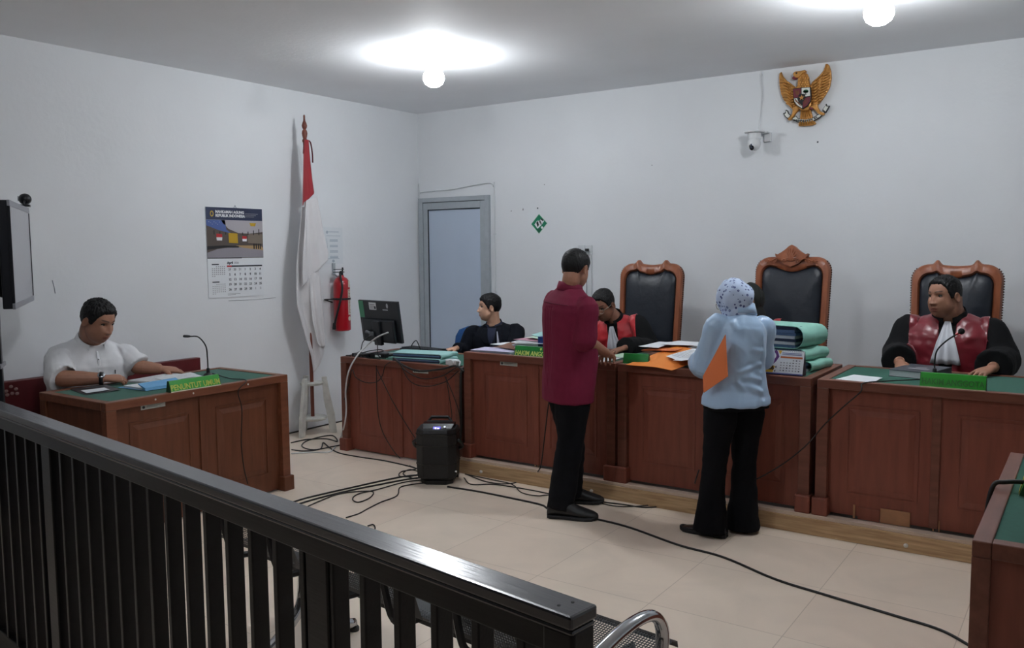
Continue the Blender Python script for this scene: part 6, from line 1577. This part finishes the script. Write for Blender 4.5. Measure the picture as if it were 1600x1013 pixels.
# ---- prosecutor in white
WSH = M('white_shirt_cotton', (226, 227, 230), rough=.8, var=.03, scale=14, bump=.05, bscale=220, spec=.25)
q_ = Person(hip=(.33, -3.80, .50), neck=(.465, -3.80, 1.035), yaw=-4, sw=.215, girth=1.26, belly=.085, dip=.115, arch=-.06,
    head=((.585, -3.815, 1.168), 14, 24, -2), ho={'jaw': 1.12, 'neck': .066, 'stubble': (.88, .87, .87)}, hs=1.12,
    arms={'R': dict(el=(.60, -4.075, .835), wr=(.735, -3.885, .822), hd=(.32, .9, -.1), hn=(.35, -.1, .93), pose=dict(curl=(48, 52, 55, 58), thumb=(.45, .8, -.4), splay=.6), hs=1.1, k=1.28),
          'L': dict(el=(.56, -3.545, .84), wr=(.645, -3.43, .822), hd=(.35, .9, -.18), hn=(.2, -.1, 1), pose=dict(curl=(18, 22, 24, 28), thumb=(.75, .55, -.25)), hs=1.1, k=1.2)},
    legs={'R': dict(kn=(.72, -3.92, .48), an=(.70, -3.93, .09)), 'L': dict(kn=(.72, -3.66, .48), an=(.70, -3.65, .09))})
q_.body('person', 'man in a white short-sleeved shirt seated at the left desk reading papers', (.40, -3.8, 0), SKIN['brown'])
q_.eyes(squint=.7); q_.hair(HAIRM, top=.016, side=.008, nape=.004, shift=.006, spike=.005)
q_.garment('shirt', WSH, -.12, .016, {'R': [.078, .082, .090, .06, .05], 'L': [.078, .080, .086, .06, .05]}, upto={'R': .50, 'L': .50}, wr=.0095, seed=21, t1=1.0, voxel=.007)
q_.drape('button_placket', WSH, [(t_, -3.5, 3.5) for t_ in (.95, .85, .7, .55, .4, .2)], off=.004, th=.002, nu=6)
collar(q_, WSH, r0=.084, h=.038, gap=64, tilt=.022)
mb = MB()
for t_ in (.88, .70, .52, .34):
    c = q_.spine(t_); r, f, u = q_.frame(t_); h = q_.cloth.ray_cast(c+f*.8, -f, .8)[0]
    if h: mb.ball(h+f*.006, .0055, 10, 6)
q_.add(mb, 'buttons', M('pearl_button', (196, 198, 200), rough=.3))
c = q_.spine(.72); r, f, u = q_.frame(.72); d = (f*cos(radians(-32))+r*sin(radians(-32))); h = q_.cloth.ray_cast(c+d*.8, -d, .8)[0]
mb = MB()
if h: m_ = frame_on(h+d*.002, d.cross(V((0, 0, 1)))*-1, (0, 0, 1)); mb.prism([(-.004, -.012), (.005, -.012), (.003, .0), (.006, .008), (.0, .014), (-.005, .006), (-.002, .0)], 0, .002, m_); q_.add(mb, 'chest_emblem', M('navy_thread', (30, 34, 50), rough=.8))
q_.trousers(BLACKC, [.125, .12, .1, .085, .07, .062, .066], hem=.02)
for yy in (-3.93, -3.65): q_.shoe((.66, yy, 0), 0, upper=SHOEB, sole=SOLEB, dress=True)
# wristwatch
W0, E0 = V((.735, -3.885, .822)), V((.60, -4.075, .835)); ax = (W0-E0).normalized(); wc_ = W0-ax*.012
out = V((.62, -.28, .72)); out = (out-ax*out.dot(ax)).normalized(); b_ = ax.cross(out)
mb = MB(); rg = []
for dd, rr in ((-.011, .038), (.011, .037), (.011, .0405), (-.011, .0415)):
    rg.append([wc_+ax*dd+(out*cos(a)+b_*sin(a))*rr for a in [2*pi*k/28 for k in range(28)]])
mb.loft(rg+[rg[0]], cap=False); ws = q_.add(mb, 'watch_strap', M('black_strap', (18, 18, 22), rough=.5))
m_ = frame_on(wc_+out*.038, ax, b_)
mb = MB(); mb.lathe([(.001, 0), (.021, 0), (.023, .004), (.023, .009), (.020, .0115), (.001, .0115)], 26, m_); q_.add(mb, 'watch_case', M('steel_case', (178, 180, 184), rough=.25, metal=.8), parent=ws)
mb = MB(); mb.lathe([(.001, .0116), (.0185, .0116), (.0185, .0122), (.001, .0122)], 24, m_); q_.add(mb, 'watch_dial', M('pale_dial', (206, 208, 206), rough=.3), parent=ws)
mb = MB(); mb.box(-.001, 0, .0122, .001, .013, .0128, m_).box(0, -.001, .0122, .010, .001, .0128, m_)
for k in range(12): a = k*pi/6; mb.box(.0155*cos(a)-.0008, .0155*sin(a)-.0008, .0122, .0155*cos(a)+.0008, .0155*sin(a)+.0008, .0126, m_)
q_.add(mb, 'watch_hands', INK, parent=ws)
# ------------------------------------------------------------------ cables
CABLE = M('black_cable', (20, 18, 18), rough=.5)
WCABLE = M('white_cable', (206, 206, 206), rough=.5)
def cable(label, pts, r, m):
    mb = MB(); mb.tube(bez(pts, 6), r, 7, round_end=True); o = mb.build('cable', m, None, smooth=True); recenter(o); return tag(o, label, 'cable')
cable('long black cable running from the loudspeaker past the feet to the lower right corner', [(2.246, -2.373, 0.005), (2.474, -2.353, 0.005), (2.761, -2.359, 0.005), (2.991, -2.375, 0.005), (3.104, -2.428, 0.005), (3.413, -2.437, 0.005), (3.661, -2.471, 0.005), (4.007, -2.588, 0.005), (4.274, -2.632, 0.005), (4.585, -2.778, 0.005), (4.84, -2.84, 0.005), (5.153, -2.906, 0.005), (5.334, -2.951, 0.005), (5.463, -3.052, 0.005)], 0.0065, CABLE)
cable('black cable sagging from the divider of the first judge bench down to the loudspeaker', [(2.864, -2.035, 0.714), (2.833, -2.035, 0.54), (2.802, -2.035, 0.32), (2.781, -2.035, 0.178), (2.76, -2.035, 0.118), (2.596, -1.897, 0.005), (2.547, -2.085, 0.005), (2.389, -2.129, 0.005), (2.146, -2.044, 0.005)], 0.004, CABLE)
cable("thin cable running from the loudspeaker along the timber step behind the man's shoes", [(2.198, -2.133, 0.005), (2.339, -2.238, 0.005), (2.464, -2.157, 0.005), (2.61, -2.138, 0.005), (2.787, -2.134, 0.005), (2.966, -2.142, 0.005), (3.237, -2.119, 0.005), (3.405, -2.092, 0.005), (3.568, -2.066, 0.005), (3.673, -1.919, 0.005), (3.685, -1.643, 0.005), (3.877, -2.04, 0.218), (3.897, -2.04, 0.28)], 0.004, CABLE)
cable('second thin cable on the floor right of the loudspeaker, curling towards the shoes', [(2.142, -2.047, 0.005), (2.397, -2.065, 0.005), (2.574, -2.086, 0.005), (2.741, -2.217, 0.005), (2.869, -2.222, 0.005), (2.938, -2.16, 0.005), (3.196, -2.129, 0.005), (3.39, -2.149, 0.005), (3.523, -2.063, 0.005), (3.634, -1.928, 0.005), (3.73, -1.801, 0.005)], 0.0035, CABLE)
cable('upper of the two thick cables sweeping from the loudspeaker to the orange-brown desk', [(1.887, -2.231, 0.005), (1.814, -2.339, 0.005), (1.754, -2.537, 0.005), (1.708, -2.738, 0.005), (1.664, -2.929, 0.005), (1.633, -3.122, 0.005), (1.646, -3.341, 0.005)], 0.006, CABLE)
cable('lower of the two thick cables sweeping from the loudspeaker to the orange-brown desk', [(1.94, -2.279, 0.005), (1.878, -2.398, 0.005), (1.81, -2.597, 0.005), (1.753, -2.782, 0.005), (1.715, -2.966, 0.005), (1.697, -3.147, 0.005), (1.701, -3.337, 0.005)], 0.006, CABLE)
cable('cable with a small loop on the floor left of the loudspeaker', [(1.984, -2.33, 0.005), (1.915, -2.453, 0.005), (1.887, -2.678, 0.005), (1.854, -2.824, 0.005), (1.905, -2.929, 0.005), (1.987, -2.96, 0.005), (1.979, -2.847, 0.005), (1.904, -2.739, 0.005), (1.829, -2.769, 0.005), (1.747, -2.893, 0.005), (1.759, -3.074, 0.005), (1.784, -3.204, 0.005)], 0.004, CABLE)
cable('kinked cable wandering from the loudspeaker towards the railing', [(2.056, -2.381, 0.005), (2.003, -2.454, 0.005), (1.982, -2.561, 0.005), (2.097, -2.72, 0.005), (2.107, -2.882, 0.005), (2.134, -3.025, 0.005), (2.158, -3.133, 0.005), (2.15, -3.227, 0.005)], 0.004, CABLE)
cable('short black cable end lying near the railing', [(2.369, -3.269, 0.005), (2.378, -3.236, 0.005), (2.436, -3.28, 0.005), (2.48, -3.358, 0.005)], 0.004, CABLE)
cable('black cable looped on the floor between the flag stand and the computer desk', [(0.3, -2.038, 0.005), (0.321, -1.881, 0.005), (0.442, -1.776, 0.005), (0.593, -1.795, 0.005), (0.395, -1.657, 0.005), (0.339, -1.752, 0.005), (0.368, -1.938, 0.005), (0.486, -2.085, 0.005), (0.652, -2.113, 0.005), (0.7, -1.949, 0.005), (0.722, -1.826, 0.005)], 0.005, CABLE)
cable('black cable along the foot of the computer desk to the loudspeaker', [(0.503, -2.208, 0.005), (0.62, -2.185, 0.005), (0.679, -2.069, 0.005), (0.528, -1.893, 0.005), (0.712, -1.995, 0.005), (0.908, -2.079, 0.005), (1.128, -2.088, 0.005), (1.38, -2.071, 0.005), (1.661, -2.097, 0.005), (1.833, -2.139, 0.005)], 0.005, CABLE)
cable('cables tangled in coils beside the foot of the loudspeaker', [(1.649, -2.083, 0.005), (1.75, -2.128, 0.005), (1.712, -2.239, 0.005), (1.779, -2.341, 0.005), (1.852, -2.315, 0.005), (1.845, -2.196, 0.005), (1.723, -2.167, 0.005), (1.767, -2.287, 0.005), (1.916, -2.334, 0.005), (1.925, -2.248, 0.005)], 0.004, CABLE)
cable('white cable hanging from the monitor over the desk corner to the floor', [(1.234, -1.84, 0.959), (1.123, -1.84, 0.918), (1.003, -1.84, 0.845), (1.028, -1.975, 0.778), (0.988, -2.03, 0.66), (0.947, -2.03, 0.504), (0.949, -2.03, 0.351), (0.923, -2.03, 0.219), (0.576, -1.749, 0.005), (0.772, -2.01, 0.005), (0.814, -2.113, 0.005), (0.719, -2.174, 0.005), (0.605, -2.297, 0.005)], 0.0065, WCABLE)
cable('thin cable dropping down the left panel of the computer desk', [(1.255, -2, 0.716), (1.255, -2, 0.477), (1.27, -2, 0.303), (1.32, -2, 0.183), (1.416, -2, 0.07), (1.48, -2, 0.023)], 0.0035, CABLE)
cable('straight cable slanting down the front of the computer desk to the loudspeaker', [(1.264, -2.01, 0.703), (1.315, -2.01, 0.622), (1.435, -2.01, 0.445), (1.591, -2.01, 0.256), (1.714, -2.01, 0.134)], 0.0035, CABLE)
cable('cable swagged across the top of the left panel of the computer desk', [(1.393, -1.99, 0.754), (1.339, -1.99, 0.721), (1.303, -1.99, 0.639), (1.242, -1.99, 0.589), (1.133, -1.99, 0.575), (1.023, -1.99, 0.607), (0.983, -1.99, 0.665), (0.943, -1.99, 0.549), (0.889, -1.99, 0.416)], 0.0035, CABLE)
cable('cable festoon looping below the desk edge right of the pale green files', [(1.454, -2, 0.779), (1.561, -2, 0.699), (1.717, -2, 0.653), (1.9, -2, 0.686), (2.032, -2, 0.757), (2.09, -2, 0.775)], 0.004, CABLE)
cable('lower cable festoon across the right panel of the computer desk', [(1.497, -2.005, 0.768), (1.596, -2.005, 0.629), (1.751, -2.005, 0.599), (1.934, -2.005, 0.647), (2.059, -2.005, 0.736)], 0.0035, CABLE)
cable('thick black cable bundle drooping along the desk edge below the files', [(1.446, -2.012, 0.789), (1.554, -2.012, 0.738), (1.698, -2.012, 0.71), (1.911, -2.012, 0.74), (2.042, -2.012, 0.773), (2.111, -2.012, 0.741)], 0.008, CABLE)
cable('pair of thin cables falling to the loudspeaker from the desk corner', [(1.946, -2.005, 0.681), (1.973, -2.005, 0.543), (1.994, -2.005, 0.404), (1.969, -2.005, 0.345)], 0.003, CABLE)
cable('thin cable crossing the right panel of the computer desk above the loudspeaker', [(1.939, -2.01, 0.69), (1.996, -2.01, 0.592), (2.058, -2.01, 0.458), (2.074, -2.01, 0.367)], 0.003, CABLE)
cable('thick black lead hanging in the gap between computer desk and first judge bench', [(2.068, -1.93, 0.76), (2.07, -1.985, 0.72), (2.07, -1.995, 0.5), (2.07, -1.998, 0.3), (2.072, -2.05, 0.12), (2.1, -2.1, 0.03)], 0.011, CABLE)
cable('microphone lead sagging across the fronts of the middle and third judge benches', [(5.05, -1.74, 0.88), (4.9, -1.9, 0.879), (4.8, -2, 0.872), (4.798, -2.04, 0.833), (4.719, -2.04, 0.75), (4.621, -2.04, 0.642), (4.528, -2.04, 0.517), (4.411, -2.04, 0.4), (4.275, -2.04, 0.296), (4.208, -2.04, 0.26)], 0.0035, CABLE)
cable('microphone lead falling over the front of the orange-brown desk', [(0.95, -3.25, 0.79), (1.2, -3.3, 0.782), (1.36, -3.3, 0.782), (1.385, -3.385, 0.726), (1.385, -3.361, 0.608), (1.385, -3.375, 0.405), (1.385, -3.362, 0.237), (1.385, -3.337, 0.123)], 0.0035, CABLE)
cable('black lead hooked over the edge of the desk at the right border', [(5.75, -3.42, 0.77), (5.66, -3.43, 0.79), (5.58, -3.44, 0.785), (5.54, -3.45, 0.76), (5.525, -3.46, 0.6), (5.525, -3.46, 0.3), (5.5, -3.46, 0.01)], 0.008, CABLE)
